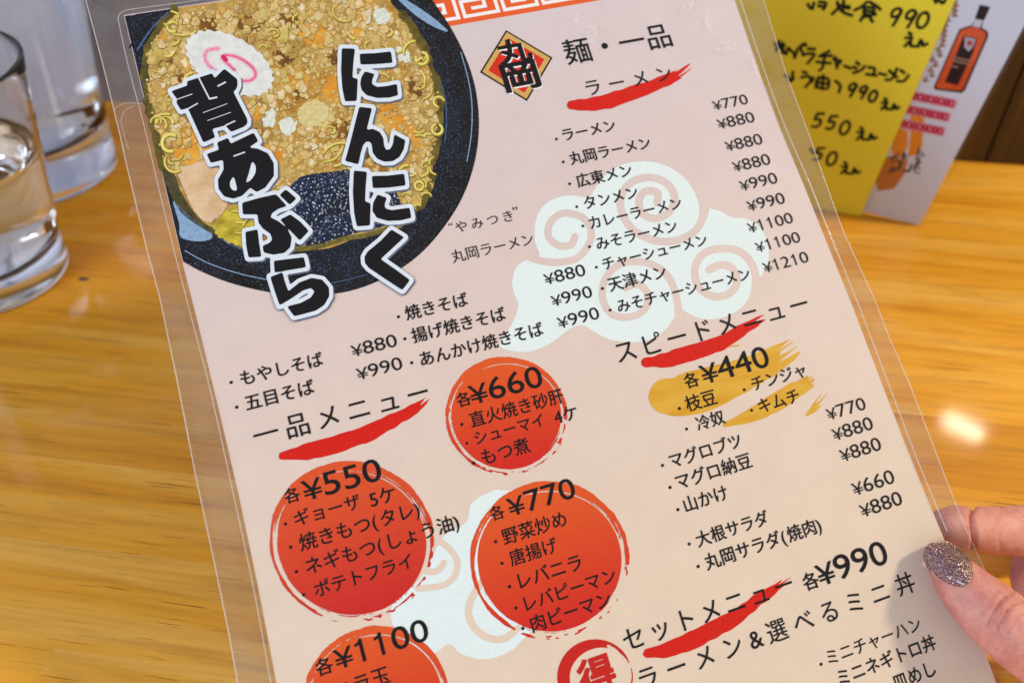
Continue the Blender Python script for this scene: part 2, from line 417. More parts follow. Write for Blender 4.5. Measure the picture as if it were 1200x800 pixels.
M_BLACK = ink('black print', (8, 8, 14), .0)
M_BLACK2 = ink('soft black print', (26, 22, 30), .0)
M_RED = ink('red seal ink', (196, 28, 20), .05)
def text(s, xl, y, xr, mat=None, off=.012, em=None, dot=None, lift=5 * U, name='text_line', sy=1.0, parent=None, yen=.86):
    """s runs from picture x xl (ink) to xr (ink); y is the first character's mid height"""
    mat = mat or M_BLACK; pos = []; x = 0; sy_d = 1.0 if any(cjk(c) for c in s) else .80
    for ch in s:
        if ch == ' ': x += .5; continue
        pos.append((ch, x)); x += adv(ch)
    def build(k):
        V = []; Fc = []
        for i, (ch, px) in enumerate(pos):
            g, f = glyph(ch, off)
            if not cjk(ch) and (ch.isdigit() or ch == '¥'): g = g * [1, sy_d]
            if not len(g): continue
            mid = CJKMID if cjk(ch) or ch in '()&' else DIGMID * sy_d
            if ch in '()&': mid = DIGMID
            g = g - [0, mid]; 
            if not cjk(ch) and ch == '¥': g = (g - [DIG / 2, 0]) * [yen, yen] + [DIG / 2, -DIG * .08]
            if not cjk(ch) and any(cjk(c) for c in s): g = g * [EM * 1.0, EM * 1.0]
            b = len(V); V += [(a + px * k, c) for a, c in g]; Fc += [tuple(b + t for t in q) for q in f]
        return np.array(V), Fc
    # page length of the line
    pl = P(np.array([(xl, y)]))[0]
    # right end on the same page row: solve for the picture point with x = xr
    lo, hi = pl[0], pl[0] + .4
    for _ in range(40):
        m_ = (lo + hi) / 2
        if to_px(m_, pl[1])[0] < xr: lo = m_
        else: hi = m_
    Lp = lo - pl[0]
    if em is None:
        V, Fc = build(1.0); w_ = V[:, 0].max() - V[:, 0].min(); sc = Lp / w_
    else:
        pz = P(np.array([(xl, y), (xl, y + em)])); sc = np.linalg.norm(pz[0] - pz[1]) / EM
        k0, k1 = .2, 4.0
        for _ in range(30):
            k = (k0 + k1) / 2; V, Fc = build(k)
            if (V[:, 0].max() - V[:, 0].min()) * sc < Lp: k0 = k
            else: k1 = k
    V[:, 0] -= V[:, 0].min()
    V2_ = [(pl[0] + a * sc, pl[1] + b * sc * sy, lift) for a, b in V]
    if dot is not None:
        c = P(np.array([dot]))[0]; r = sc * EM * .095; b = len(V2_)
        V2_ += [(c[0] + r * math.cos(t), c[1] + r * math.sin(t), lift) for t in np.linspace(0, 2 * math.pi, 13)[:-1]]; Fc = Fc + [tuple(range(b, b + 12))]
    return link(name, mesh(name, V2_, Fc), mat, parent or paper)
def rows(s, ox, oy, items, **kw):
    for it in items:
        t, dx, dy, xl, y_, xr = it[:6]
        text(t, xl / s + ox, y_ / s + oy, xr / s + ox, dot=None if dx is None else (dx / s + ox, dy / s + oy), **{**kw, **(it[6] if len(it) > 6 else {})})

rows(4, 620, 130, [('ラーメン', 128, 133, 158, 118, 403), ('丸岡ラーメン', 160, 240, 190, 229, 567), ('広東メン', 190, 343, 222, 334, 480), ('タンメン', 223, 450, 258, 437, 508),
                   ('カレーラーメン', 252, 540, 283, 530, 713), ('みそラーメン', 283, 637, 315, 628, 692), ('チャーシューメン', 315, 733, 345, 722, 832)])
rows(3.53, 620, 190, [('天津メン', 303, 523, 328, 512, 565), ('みそチャーシューメン', 335, 612, 365, 601, 912)])
pk = dict(name='price', off=.0)
rows(4, 620, 0, [('¥770', None, 0, 862, 497, 1022), ('¥880', None, 0, 883, 583, 1053)], **pk)
rows(4, 620, 130, [('¥880', None, 0, 920, 167, 1090), ('¥880', None, 0, 955, 263, 1127), ('¥990', None, 0, 988, 352, 1160), ('¥990', None, 0, 1023, 447, 1195)], **pk)
rows(3.53, 620, 190, [('¥1100', None, 0, 905, 273, 1088), ('¥1100', None, 0, 937, 353, 1118), ('¥1210', None, 0, 968, 437, 1152),
                      ('¥880', None, 0, 62, 485, 230), ('¥990', None, 0, 92, 575, 258), ('¥990', None, 0, 118, 665, 287)], **pk)
rows(4, 400, 300, [('¥880', None, 0, 47, 445, 258), ('¥990', None, 0, 72, 553, 283)], **pk)
rows(4, 840, 440, [('¥770', None, 0, 515, 182, 693), ('¥880', None, 0, 542, 277, 727), ('¥880', None, 0, 578, 375, 765), ('¥660', None, 0, 635, 532, 827), ('¥880', None, 0, 672, 634, 863)], **pk)
rows(4, 400, 300, [('焼きそば', 268, 285, 300, 273, 592), ('揚げ焼きそば', 298, 388, 330, 379, 768), ('あんかけ焼きそば', 330, 500, 370, 488, 945)])
rows(4, 240, 380, [('もやしそば', 124, 272, 168, 258, 553), ('五目そば', 150, 388, 190, 374, 512)])
rows(4, 680, 400, [('マグロブツ', 385, 580, 420, 565, 752), ('マグロ納豆', 420, 683, 450, 664, 800), ('山かけ', 457, 787, 487, 770, 688)])
rows(4, 740, 560, [('大根サラダ', 270, 308, 305, 294, 640), ('丸岡サラダ(焼肉)', 312, 413, 345, 400, 885)])
rows(3.333, 700, 360, [('枝豆', 320, 395, 345, 383, 463), ('チンジャ', 573, 322, 603, 304, 812), ('冷奴', 348, 475, 387, 459, 495), ('キムチ', 602, 402, 630, 390, 787)])
bigp = dict(name='price', off=.006, yen=.84)
small = dict(name='text_line', off=.014)
rows(3.333, 700, 360, [('各', None, 0, 340, 294, 395, small), ('¥440', None, 0, 403, 262, 665)], **bigp)
rows(4, 740, 560, [('各', None, 0, 805, 496, 875, small), ('¥990', None, 0, 868, 455, 1192)], **bigp)
rows(4, 500, 380, [('各', None, 0, 140, 362, 208, small), ('¥660', None, 0, 200, 330, 538)], **bigp)
rows(2.963, 280, 530, [('各', None, 0, 158, 157, 212, small), ('¥550', None, 0, 220, 132, 492)], **bigp)
rows(3.077, 520, 540, [('各', None, 0, 168, 195, 218, small), ('¥770', None, 0, 230, 166, 470)], **bigp)
rows(5, 330, 640, [('各', None, 0, 200, 720, 300, small), ('¥1100', None, 0, 308, 660, 855)], **bigp)
rows(4, 500, 380, [('直火焼き砂肝', 165, 468, 203, 454, 640), ('シューマイ', 188, 557, 225, 538, 547), ('4ケ', None, 0, 598, 440, 705), ('もつ煮', 220, 650, 258, 628, 480)])
rows(2.963, 280, 530, [('ギョーザ', 162, 248, 193, 234, 420), ('5ケ', None, 0, 455, 167, 543), ('焼きもつ(タレ)', 180, 328, 210, 318, 625), ('ネギもつ(しょう油)', 200, 413, 232, 400, 762), ('ポテトフライ', 225, 493, 262, 480, 600)])
rows(3.077, 520, 540, [('野菜炒め', 187, 290, 212, 278, 440), ('唐揚げ', 210, 368, 238, 355, 408), ('レバニラ', 237, 452, 270, 436, 495), ('レバピーマン', 260, 528, 292, 518, 618), ('肉ピーマン', 285, 602, 315, 592, 600)])
text('ニラ玉', 392, 811, 456); 
hd = dict(off=.004, name='heading')
text('麺・一品', 550 + 445 / 4, 64, 550 + 940 / 4, off=.006, name='heading')
text('ラーメン', 550 + 548 / 4, 105, 550 + 945 / 4, em=21, **hd)
text('スピードメニュー', 722.5, 415, 946, em=29, **hd)
text('一品メニュー', 240 + 230 / 4, 512.5, 240 + 1045 / 4, em=31, **hd)
text('セットメニュー', 731, 752, 928, em=31, **hd)
text('ラーメン&選べるミニ丼', 750, 798, 1070.6, em=31, **hd)
text('ミニチャーハン', 860 + 548 / 5, 640 + 657 / 5, 860 + 1090 / 5, dot=(860 + 510 / 5, 640 + 688 / 5), off=.006)
text('ミニネギトロ丼', 860 + 613 / 5, 640 + 776 / 5, 860 + 1178 / 5)
text('皿めし', 1047, 801, 1095)
text('“', 526.5, 267, 531, off=.0, mat=M_BLACK2)
text('やみつき', 360 + 697 / 4, 190 + 310 / 4, 360 + 962 / 4, off=.0, mat=M_BLACK2, em=15)
text('”', 602, 250, 607.5, off=.0, mat=M_BLACK2)
text('丸岡ラーメン', 360 + 678 / 4, 190 + 448 / 4, 360 + 1058 / 4, off=.0, mat=M_BLACK2)

# red brush strokes ---------------------------------------------------------
def vnoise(x, y, seed=0):
    def h(i, j):
        n = (i * 374761393 + j * 668265263 + seed * 1442695) & 0x7fffffff
        n = ((n ^ (n >> 13)) * 1274126177) & 0x7fffffff
        return ((n ^ (n >> 16)) & 0xffff) / 65535.0
    xi = np.floor(x).astype(np.int64); yi = np.floor(y).astype(np.int64); fx = x - xi; fy = y - yi
    fx = fx * fx * (3 - 2 * fx); fy = fy * fy * (3 - 2 * fy)
    return (h(xi, yi) * (1 - fx) + h(xi + 1, yi) * fx) * (1 - fy) + (h(xi, yi + 1) * (1 - fx) + h(xi + 1, yi + 1) * fx) * fy
M_STROKE = ink('bright red brush ink', (208, 24, 8), .05)
def brush(name, center, widths, mat, lift, ragged=.72, seed=1, fr=5.0, thr=.5, parent=None):
    c = smooth(center, False, 10); seg = np.linalg.norm(np.diff(c, axis=0), axis=1); cum = np.concatenate([[0], np.cumsum(seg)]); L = cum[-1]
    widths = [w_ * (1.18 if mat is M_STROKE else 1.0) for w_ in widths]; wt = np.interp(np.linspace(0, 1, 60), np.linspace(0, 1, len(widths)), widths)
    mx = max(widths) + 3; lo = c.min(0) - mx; hi = c.max(0) + mx
    def fn(X, Y):
        best = np.full(X.shape, 1e9); sd = np.zeros(X.shape); tt = np.zeros(X.shape)
        for i, (a, b) in enumerate(zip(c[:-1], c[1:])):
            e = b - a; l = max(np.linalg.norm(e), 1e-6); t = np.clip(((X - a[0]) * e[0] + (Y - a[1]) * e[1]) / l / l, 0, 1)
            dx = X - a[0] - e[0] * t; dy = Y - a[1] - e[1] * t; d = np.hypot(dx, dy); m_ = d < best
            best = np.where(m_, d, best); sd = np.where(m_, (dx * -e[1] + dy * e[0]) / l, sd); tt = np.where(m_, (cum[i] + t * l) / L, tt)
        wv = np.interp(tt, np.linspace(0, 1, 60), wt) / 2
        g = best - wv + (vnoise(tt * L / 9, np.sign(sd) * 3 + 5, seed) - .5) * 1.6
        br = vnoise(sd / 1.5 + 40, tt * L / 38, seed + 7) - thr
        k = np.clip((tt - ragged) / (1 - ragged), 0, 1)
        g = np.maximum(g, (k * 1.15 - .15 - (br + .5)) * 4)
        return g
    return link(name, field_mesh(name, fn, *lo, *hi, .55, lift), mat, parent or paper)
brush('brush_stroke', T(4, 550, 0, [(478, 493), (560, 492), (650, 475), (760, 440), (880, 395), (980, 350), (1065, 285)]), [9, 14, 15, 14, 12, 10, 3], M_STROKE, 3 * U, .76, 2)
brush('brush_stroke', T(3.333, 700, 360, [(190, 215), (270, 205), (380, 175), (480, 140), (580, 80), (675, 28)]), [9, 16, 16, 14, 11, 4], M_STROKE, 3 * U, .8, 3)
brush('brush_stroke', T(4, 240, 380, [(365, 615), (460, 600), (600, 565), (760, 510), (900, 440), (1000, 385), (1090, 305)]), [9, 17, 17, 17, 14, 10, 2], M_STROKE, 3 * U, .78, 4)
brush('brush_stroke', T(5, 620, 640, [(695, 620), (790, 610), (900, 570), (1050, 500), (1200, 420), (1330, 320), (1420, 260), (1560, 160)]), [9, 16, 18, 17, 15, 12, 9, 2], M_STROKE, 3 * U, .8, 5)
M_GOLD = NT('ochre brush ink', rough=.55, spec=.2)
gn = M_GOLD.noise(M_GOLD.coord(scale=(60, 200, 1)), 1.2, 3)
M_GOLD.set('color', M_GOLD.ramp(gn, [(.3, srgb(208, 150, 8)), (.6, srgb(216, 170, 56))])); M_GOLD = M_GOLD.m
brush('brush_stroke', T(3.333, 700, 360, [(270, 345), (330, 345), (450, 310), (580, 260), (700, 200), (805, 130)]), [42, 52, 44, 36, 30, 14], M_GOLD, 2 * U, .72, 6, thr=.42)
brush('brush_stroke', T(3.333, 700, 360, [(500, 455), (580, 430), (680, 380), (780, 320), (850, 275)]), [6, 16, 22, 20, 13], M_GOLD, 2 * U, .9, 8)
brush('brush_stroke', T(3.333, 700, 360, [(818, 420), (850, 390), (890, 345)]), [3, 9, 8], M_GOLD, 2 * U, .1, 9, thr=.35)
brush('brush_stroke', T(3.333, 700, 360, [(470, 150), (520, 152), (570, 145)]), [3, 3, 2], M_GOLD, 2 * U, .2, 11, thr=.45)

# orange-red brushed circles ------------------------------------------------
def circle_mat(name, top, bot, mid=.55):
    m = NT(name, rough=.5, spec=.25); c = m.n('TexCoord'); s_ = m.n('SeparateXYZ'); m.t.links.new(c.outputs['Generated'], s_.inputs[0])
    n = m.noise(m.coord(), 700, 2)
    col = m.ramp(s_.outputs['Y'], [(0.05, srgb(*bot)), (.9, srgb(*top))])
    m.set('color', m.mix(1.0, col, m.ramp(n, [(.3, (.93, .93, .93, 1)), (.7, (1.03, 1.03, 1.03, 1))]), 'MULTIPLY')); return m.m
M_CIRC = circle_mat('orange to red circle ink', (220, 84, 18), (204, 16, 6))
M_CIRCB = circle_mat('deep red circle ink', (216, 80, 28), (198, 18, 18))
def disc(name, cx, cy, rx, ry, rot, mat, seed, parent=None):
    a = math.radians(rot); lo = (cx - rx - 8, cy - rx - 8); hi = (cx + rx + 8, min(cy + rx + 8, 880))
    def fn(X, Y):
        dx = X - cx; dy = Y - cy; u = (dx * math.cos(a) + dy * math.sin(a)) / rx; v = (-dx * math.sin(a) + dy * math.cos(a)) / ry
        r = np.hypot(u, v); th = np.arctan2(v, u); R = rx
        n1 = vnoise(np.cos(th) * 3 + 9, np.sin(th) * 3 + 9, seed) - .5
        n2 = vnoise(np.cos(th) * 7 + 19, np.sin(th) * 7 + 9, seed + 3) - .5
        nf = vnoise(th * 24 + 80, r * 60, seed + 5) - .5
        side = np.cos(th - math.radians(35)) * .5 + .5            # the gap opens to the lower right
        core = r - (.905 + .02 * n1 + .018 * n2 + .012 * nf)
        gapr = .942 + .022 * n2
        ring = np.abs(r - (.968 + .012 * n1)) - (.022 + .020 * n2 - .008 * nf)
        tail = np.where(np.cos(th - math.radians(40)) > .55, (vnoise(th * 16 + 30, r * 45, seed + 9) - .40) * .2, -1)
        ring = np.maximum(ring, tail)
        top = np.abs(r - (.93)) - .030 * np.clip(np.cos(th + math.radians(115)) - .1, 0, 1)
        d = np.minimum(np.minimum(core, ring), top)
        w1 = np.abs(r - (.885 + .02 * np.sin(th * 2 + seed))) - .0085 * np.clip(np.cos(th + math.radians(60)) + .2 + n1, 0, 1)
        w2 = np.abs(r - (.90 + .015 * n2)) - .007 * np.clip(np.cos(th - math.radians(100)) + n2, 0, 1)
        d = np.maximum(d, -np.minimum(w1, w2))
        return d * R
    return link(name, field_mesh(name, fn, *lo, *hi, .8, 3 * U), mat, parent or paper)
disc('brushed_circle', 593.5, 487, 72, 69.5, 20, M_CIRC, 3)
disc('brushed_circle', 412, 634.5, 98, 95, 20, M_CIRCB, 8)
disc('brushed_circle', 644, 656, 94, 93, 20, M_CIRC, 15)
disc('brushed_circle', 441, 820, 86, 88, 20, M_CIRC, 22)
def ringfn(X, Y):
    dx = X - 697.5; dy = Y - 793; r = np.hypot(dx, dy); th = np.arctan2(dy, dx)
    k = .5 + .5 * np.cos(th - math.radians(-10)); inn = 30 + 13 * k ** 2.2; s_ = vnoise((r - 30) / 1.2 + 9, th * 3 + 30, 4)
    g = np.maximum(r - 44.5, inn - r); return np.maximum(g, np.where(k > .75, (.42 - s_) * 4, -9))
link('seal_ring', field_mesh('seal_ring', ringfn, 648, 743, 746, 860, .6, 3 * U), M_RED, paper)
text('得', 679, 800, 720, mat=M_RED, off=.03, name='seal_character', lift=4 * U)

# emblem ----------------------------------------------------------------------
dm = np.array(T(4, 550, 0, [(172, 143), (390, 272), (270, 475), (50, 340)])); dc = dm.mean(0)
for nm, k, mt, l in (('emblem_border', 1, M_BLACK, 2), ('emblem_gold', .94, ink('dull gold ink', (206, 168, 96)), 3), ('emblem_red', .77, ink('emblem red ink', (206, 44, 20)), 4)):
    shape(nm, dc + (dm - dc) * k, mt, paper, l * U, sm=False, step=.7)
M_WHITE = ink('white print', (236, 238, 242), .0)
for (dx, dy, mt, l, of) in ((1.3, 1.5, M_WHITE, 5.0, .035), (0, 0, M_BLACK, 6, .032)):
    text('丸', 583 + dx, 65 + dy, 622 + dx, mat=mt, off=of, sy=.8, name='emblem_character', lift=l * U)
    text('岡', 589 + dx, 94 + dy, 631 + dx, mat=mt, off=of, name='emblem_character', lift=(l + .4) * U, sy=.80)

# key-pattern band along the top -----------------------------------------------
M_ORANGE = ink('orange band ink', (226, 96, 40), .04)
bq = P(np.array([(527, 31.5), (706, 0)])); vb = bq[:, 1].mean()
def pp(u, v, z): return (u, v, z)
ul = P(np.array([(470, 40)]))[0][0]; ur = U1[-1][0] - .001
bl = P(np.array([(527, 31)]))[0]; br_ = P(np.array([(706, 0)]))[0]
slope = (br_[1] - bl[1]) / (br_[0] - bl[0])
vbl = lambda u: bl[1] + slope * (u - bl[0])
bandtop = .0125
me = mesh('key_band', [(ul, vbl(ul), 1 * U), (ur, vbl(ur), 1 * U), (ur, vbl(ur) + bandtop, 1 * U), (ul, vbl(ul) + bandtop, 1 * U)], [(0, 1, 2, 3)])
band = link('key_band', me, M_ORANGE, paper)
ks = P(np.array(T(4, 360, 0, [(605, 68), (680, 64), (728, 58), (885, 38)])))
unit = ks[2][0] - ks[0][0]
unit = np.linalg.norm(P(np.array([(541.5, 14)]))[0] - P(np.array([(588, 6)]))[0])
def key(u0):
    q = []; t = .0014
    def bar(a, b, c, d):
        q.append((min(a, c) - t / 2, min(b, d) - t / 2, max(a, c) + t / 2, max(b, d) + t / 2))
    Lk = unit - .0026
    bar(0, 0, Lk, 0); bar(Lk, 0, Lk, .0092); bar(0, 0, 0, .0064); bar(0, .0064, Lk * .66, .0064); bar(Lk * .66, .0064, Lk * .66, .0030); bar(Lk * .3, .0030, Lk * .66, .0030)
    V = []; Fc = []
    for i, (a, b, c, d) in enumerate(q):
        z = 1.5 * U + i * 6e-6; k = len(V); 
        for (x_, y_) in ((a, b), (c, b), (c, d), (a, d)): V.append((u0 + x_, vbl(u0 + x_) + .0028 + y_, z))
        Fc.append((k, k + 1, k + 2, k + 3))
    o = link('key_motif', mesh('key_motif', V, Fc), M_WHITE, paper)
for i in range(-2, 9):
    u0 = P(np.array([(542.5, 12)]))[0][0] + unit * i
    if u0 > ul and u0 + unit < ur: key(u0)

# ramen picture -----------------------------------------------------------------
def sp_mat(name, base, speck, scale, thr, rough=.45, blot=None):
    m = NT(name, rough=rough, spec=.1); v = m.n('TexVoronoi', feature='F1'); m.inp(v, 'Vector', m.coord()); m.inp(v, 'Scale', scale)
    s_ = m.ramp(v.outputs['Distance'], [(thr, (1, 1, 1, 1)), (thr + .12, (0, 0, 0, 1))])
    big = m.noise(m.coord(), 90, 4, .6)
    hz = m.noise(m.coord(), scale * 1.6, 2, .6)
    b = m.ramp(big, [(.35, srgb(*base)), (.7, srgb(*(blot or tuple(min(255, c + 26) for c in base))))])
    sepn = m.n('Math', operation='MULTIPLY'); m.t.links.new(s_, sepn.inputs[0]); m.t.links.new(m.ramp(hz, [(.5, (0, 0, 0, 1)), (.62, (1, 1, 1, 1))]), sepn.inputs[1])
    m.set('color', m.mix(sepn.outputs[0], b, srgb(*speck))); return m.m
M_BOWL = sp_mat('speckled blue black bowl print', (7, 8, 13), (84, 98, 120), 1500, .28, blot=(22, 25, 34))
M_BOWLIN = sp_mat('bowl inner wall print', (12, 15, 22), (80, 104, 146), 1500, .30, blot=(23, 29, 42))
M_SOUP = sp_mat('dark speckled soup print', (10, 16, 30), (190, 205, 215), 1000, .36, blot=(24, 42, 78))
bm_ = NT('broth and backfat print', rough=.45, spec=.25)
bv = bm_.n('TexVoronoi', feature='SMOOTH_F1'); bm_.inp(bv, 'Vector', bm_.coord()); bm_.inp(bv, 'Scale', 420.0)
bn = bm_.noise(bm_.coord(), 130, 6, .7, .5); bn2 = bm_.noise(bm_.coord(), 34, 3, .5)
c1 = bm_.ramp(bn, [(.3, srgb(104, 72, 16)), (.43, srgb(158, 118, 34)), (.56, srgb(196, 162, 80)), (.72, srgb(216, 194, 130))])
c1 = bm_.mix(.55, c1, bm_.ramp(bv.outputs['Distance'], [(.1, (1.1, 1.08, 1.0, 1)), (.7, (.5, .42, .24, 1))]), 'MULTIPLY')
c1 = bm_.mix(.3, c1, bm_.ramp(bn2, [(.4, srgb(206, 188, 128)), (.62, srgb(206, 144, 44))]), 'MIX')
bm_.set('color', c1)
lx = lambda y_: float(np.interp(y_, [p[1] for p in LEFT], [p[0] for p in LEFT])) + 1.0
outer = [(lx(y_), y_) for y_ in np.linspace(19, 306, 14)] + list(map(tuple, smooth([(215.5, 307), (240, 320), (275, 333), (320, 343), (365, 346), (410, 341), (450, 326), (486, 303), (515, 273), (540, 235), (555, 195), (561, 155), (559, 115), (549, 76), (530, 36), (505, -2)], False, 5))) + [(490, -16), (147, 19)]
# the picture is cut at the sheet's top edge
vt = vtop
opx = []
for (x_, y_) in outer:
    u, v = P(np.array([(x_, y_)]))[0]
    opx.append(to_px(u, min(v, vt - .0004)))
bowl = shape('ramen_picture', opx, M_BOWL, menu, 3 * U, sm=False, step=1.0)
rimin = smooth([(452, -16), (478, 8), (505, 42), (526, 80), (537, 120), (539, 160), (531, 200), (514, 240), (488, 274), (455, 300), (415, 318), (370, 324), (320, 320), (275, 310), (240, 297), (222, 288), (216, 281), (205, 236), (160, 60), (149, 24), (220, -4)])
def clip_top(pts): 
    r = []
    for x_, y_ in pts:
        u, v = P(np.array([(x_, y_)]))[0]; v = min(v, vt - .0004); x2, y2 = to_px(u, v); r.append((max(x2, lx(y2)), y2))
    return r
shape('bowl_wall', clip_top(rimin), M_BOWLIN, bowl, 4 * U, sm=False, step=1.0)
brothp = smooth([(442, -14), (458, 4), (472, 20), (490, 45), (504, 75), (514, 100), (519, 128), (516, 162), (507, 195), (508, 218), (494, 240), (474, 264), (450, 272), (420, 278), (385, 291), (345, 294), (300, 296), (270, 285), (250, 273), (222, 257), (205, 234), (190, 196), (178, 150), (170, 108), (168, 66), (180, 42), (206, 12), (222, -8)])
shape('broth', clip_top(brothp), bm_.m, bowl, 5 * U, sm=False, step=1.0)
shape('soup_surface', [(332, 232), (345, 214), (358, 206), (395, 201), (425, 198), (455, 214), (468, 234), (470, 252), (448, 266), (415, 274), (375, 286), (342, 289), (318, 284), (312, 262)], M_SOUP, bowl, 8 * U)
M_OIL = ink('olive oil rim print', (112, 104, 44), .25)
stroke('oil_edge', [(322, 292), (345, 293), (375, 289), (400, 281), (430, 276), (455, 268)], 5.5, M_OIL, bowl, 10 * U)
# highlights of the rim
M_HL = ink('pale blue rim reflection print', (134, 168, 204), .1); M_HL2 = ink('steel blue print', (70, 100, 146), .2)
shape('rim_reflection', [(203, 236), (214, 246), (232, 262), (248, 274), (246, 281), (230, 283), (212, 278), (210, 262)], M_HL, bowl, 7 * U)
shape('rim_reflection', [(463, -4), (478, 2), (500, 16), (520, 32), (524, 38), (508, 32), (486, 18)], M_HL, bowl, 7 * U)
stroke('rim_line', [(540, 62), (549, 95), (553, 125), (552, 160), (547, 190)], 1.1, M_HL, bowl, 7 * U)
stroke('rim_line', [(516, 98), (522, 118), (523, 145), (521, 168)], 1.2, M_HL2, bowl, 11 * U)
stroke('rim_line', [(217, 294), (245, 309), (285, 322), (330, 331)], 1.1, M_HL, bowl, 7 * U)
stroke('rim_line', [(330, 331), (385, 332), (430, 322)], .9, M_HL2, bowl, 7 * U)
stroke('rim_line', [(250, 273), (272, 288), (300, 298)], 1.4, M_HL2, bowl, 7 * U)
for i in range(4):
    stroke('rim_stripe', [(152 + i * 9, 56 + i * 3), (168 + i * 10, 34), (186 + i * 11, 16 - i)], 2.0, M_HL2 if i % 2 else M_BOWL, bowl, (4.3 + .15 * i) * U)

def soft(n1, a, b, name, sc=160, r=.45):
    m = NT(name, rough=r, spec=.25); nn = m.noise(m.coord(), sc, 4, .65); m.set('color', m.ramp(nn, [(.35, srgb(*a)), (.65, srgb(*b))])); return m.m
M_MEAT = soft(0, (196, 160, 112), (224, 200, 168), 'chashu print', 90)
M_GREEN = soft(0, (146, 132, 30), (206, 190, 60), 'cabbage print', 220)
M_MENMA = soft(0, (204, 132, 22), (226, 168, 60), 'bamboo shoot print', 150)
M_DARKG = soft(0, (52, 50, 22), (86, 82, 40), 'dark gap print', 300)
shape('dark_gap', [(190, 200), (205, 206), (212, 225), (230, 252), (250, 268), (300, 292), (268, 284), (222, 258), (204, 236)], M_DARKG, bowl, 7 * U)
shape('pork_slice', [(210, 203), (226, 193), (245, 190), (262, 205), (268, 228), (264, 246), (248, 261), (232, 252), (220, 232)], M_MEAT, bowl, 8 * U, rag=2, step=.7)
shape('cabbage', [(249, 264), (262, 250), (282, 238), (297, 246), (302, 266), (292, 288), (270, 284), (254, 276)], M_GREEN, bowl, 8 * U, rag=5, step=.7)
for pl in ([(352, 32), (372, 28), (384, 36), (382, 50), (362, 52), (350, 44)], [(384, 92), (396, 88), (400, 104), (398, 122), (386, 118), (378, 106)], [(418, 22), (428, 16), (430, 30), (422, 52), (410, 48)],
           [(442, 122), (456, 118), (472, 134), (486, 152), (496, 170), (490, 174), (474, 160), (456, 148), (444, 136)], [(424, 84), (436, 86), (446, 96), (440, 104), (428, 98)], [(212, 150), (240, 158), (250, 176), (236, 190), (214, 192), (202, 172)], [(300, 176), (322, 170), (334, 184), (318, 196), (302, 192)], [(330, 84), (350, 80), (362, 96), (346, 108), (332, 100)], [(420, 140), (440, 150), (436, 166), (418, 160)], [(280, 128), (300, 122), (310, 132), (296, 142)]):
    shape('bamboo_shoot', pl, M_MENMA, bowl, 5.2 * U, rag=4, step=.7)

M_OLIVE = soft(0, (60, 54, 16), (112, 100, 30), 'olive broth edge print', 180); M_BROWN = soft(0, (92, 58, 14), (138, 92, 26), 'brown broth print', 160)
for k_, seg in enumerate(([(472, 18), (491, 46), (505, 78), (515, 110), (515, 150), (507, 190)], [(506, 205), (496, 234), (474, 258)], [(204, 12), (184, 36), (172, 62), (171, 106), (180, 150), (192, 196)])):
    sp = smooth(seg, False); lo_ = sp.min(0) - 12; hi_ = sp.max(0) + 12
    link('broth_edge', field_mesh('broth_edge', lambda X, Y: sd_line(X, Y, sp) - 4.5 + (vnoise(X / 7, Y / 7, 5) - .5) * 5, *lo_, *hi_, .8, 5.15 * U), M_OLIVE, bowl)
for pl in ([(276, 26), (296, 18), (316, 28), (312, 38), (288, 38)], [(330, 20), (350, 14), (352, 30), (334, 34)], [(322, 60), (340, 56), (342, 72), (326, 76)], [(386, 60), (404, 56), (408, 74), (390, 76)], [(344, 108), (360, 104), (358, 118), (346, 118)], [(204, 90), (222, 84), (226, 106), (208, 112)], [(392, 150), (410, 140), (414, 158), (398, 166)],
           [(186, 60), (200, 52), (206, 72), (192, 82)], [(300, 150), (312, 158), (306, 172), (296, 166)], [(430, 168), (450, 172), (446, 190), (430, 186)], [(476, 96), (490, 92), (494, 112), (480, 114)], [(228, 26), (250, 20), (256, 34), (236, 38)]):
    shape('broth_patch', pl, M_BROWN, bowl, 5.3 * U, rag=9, step=.8)
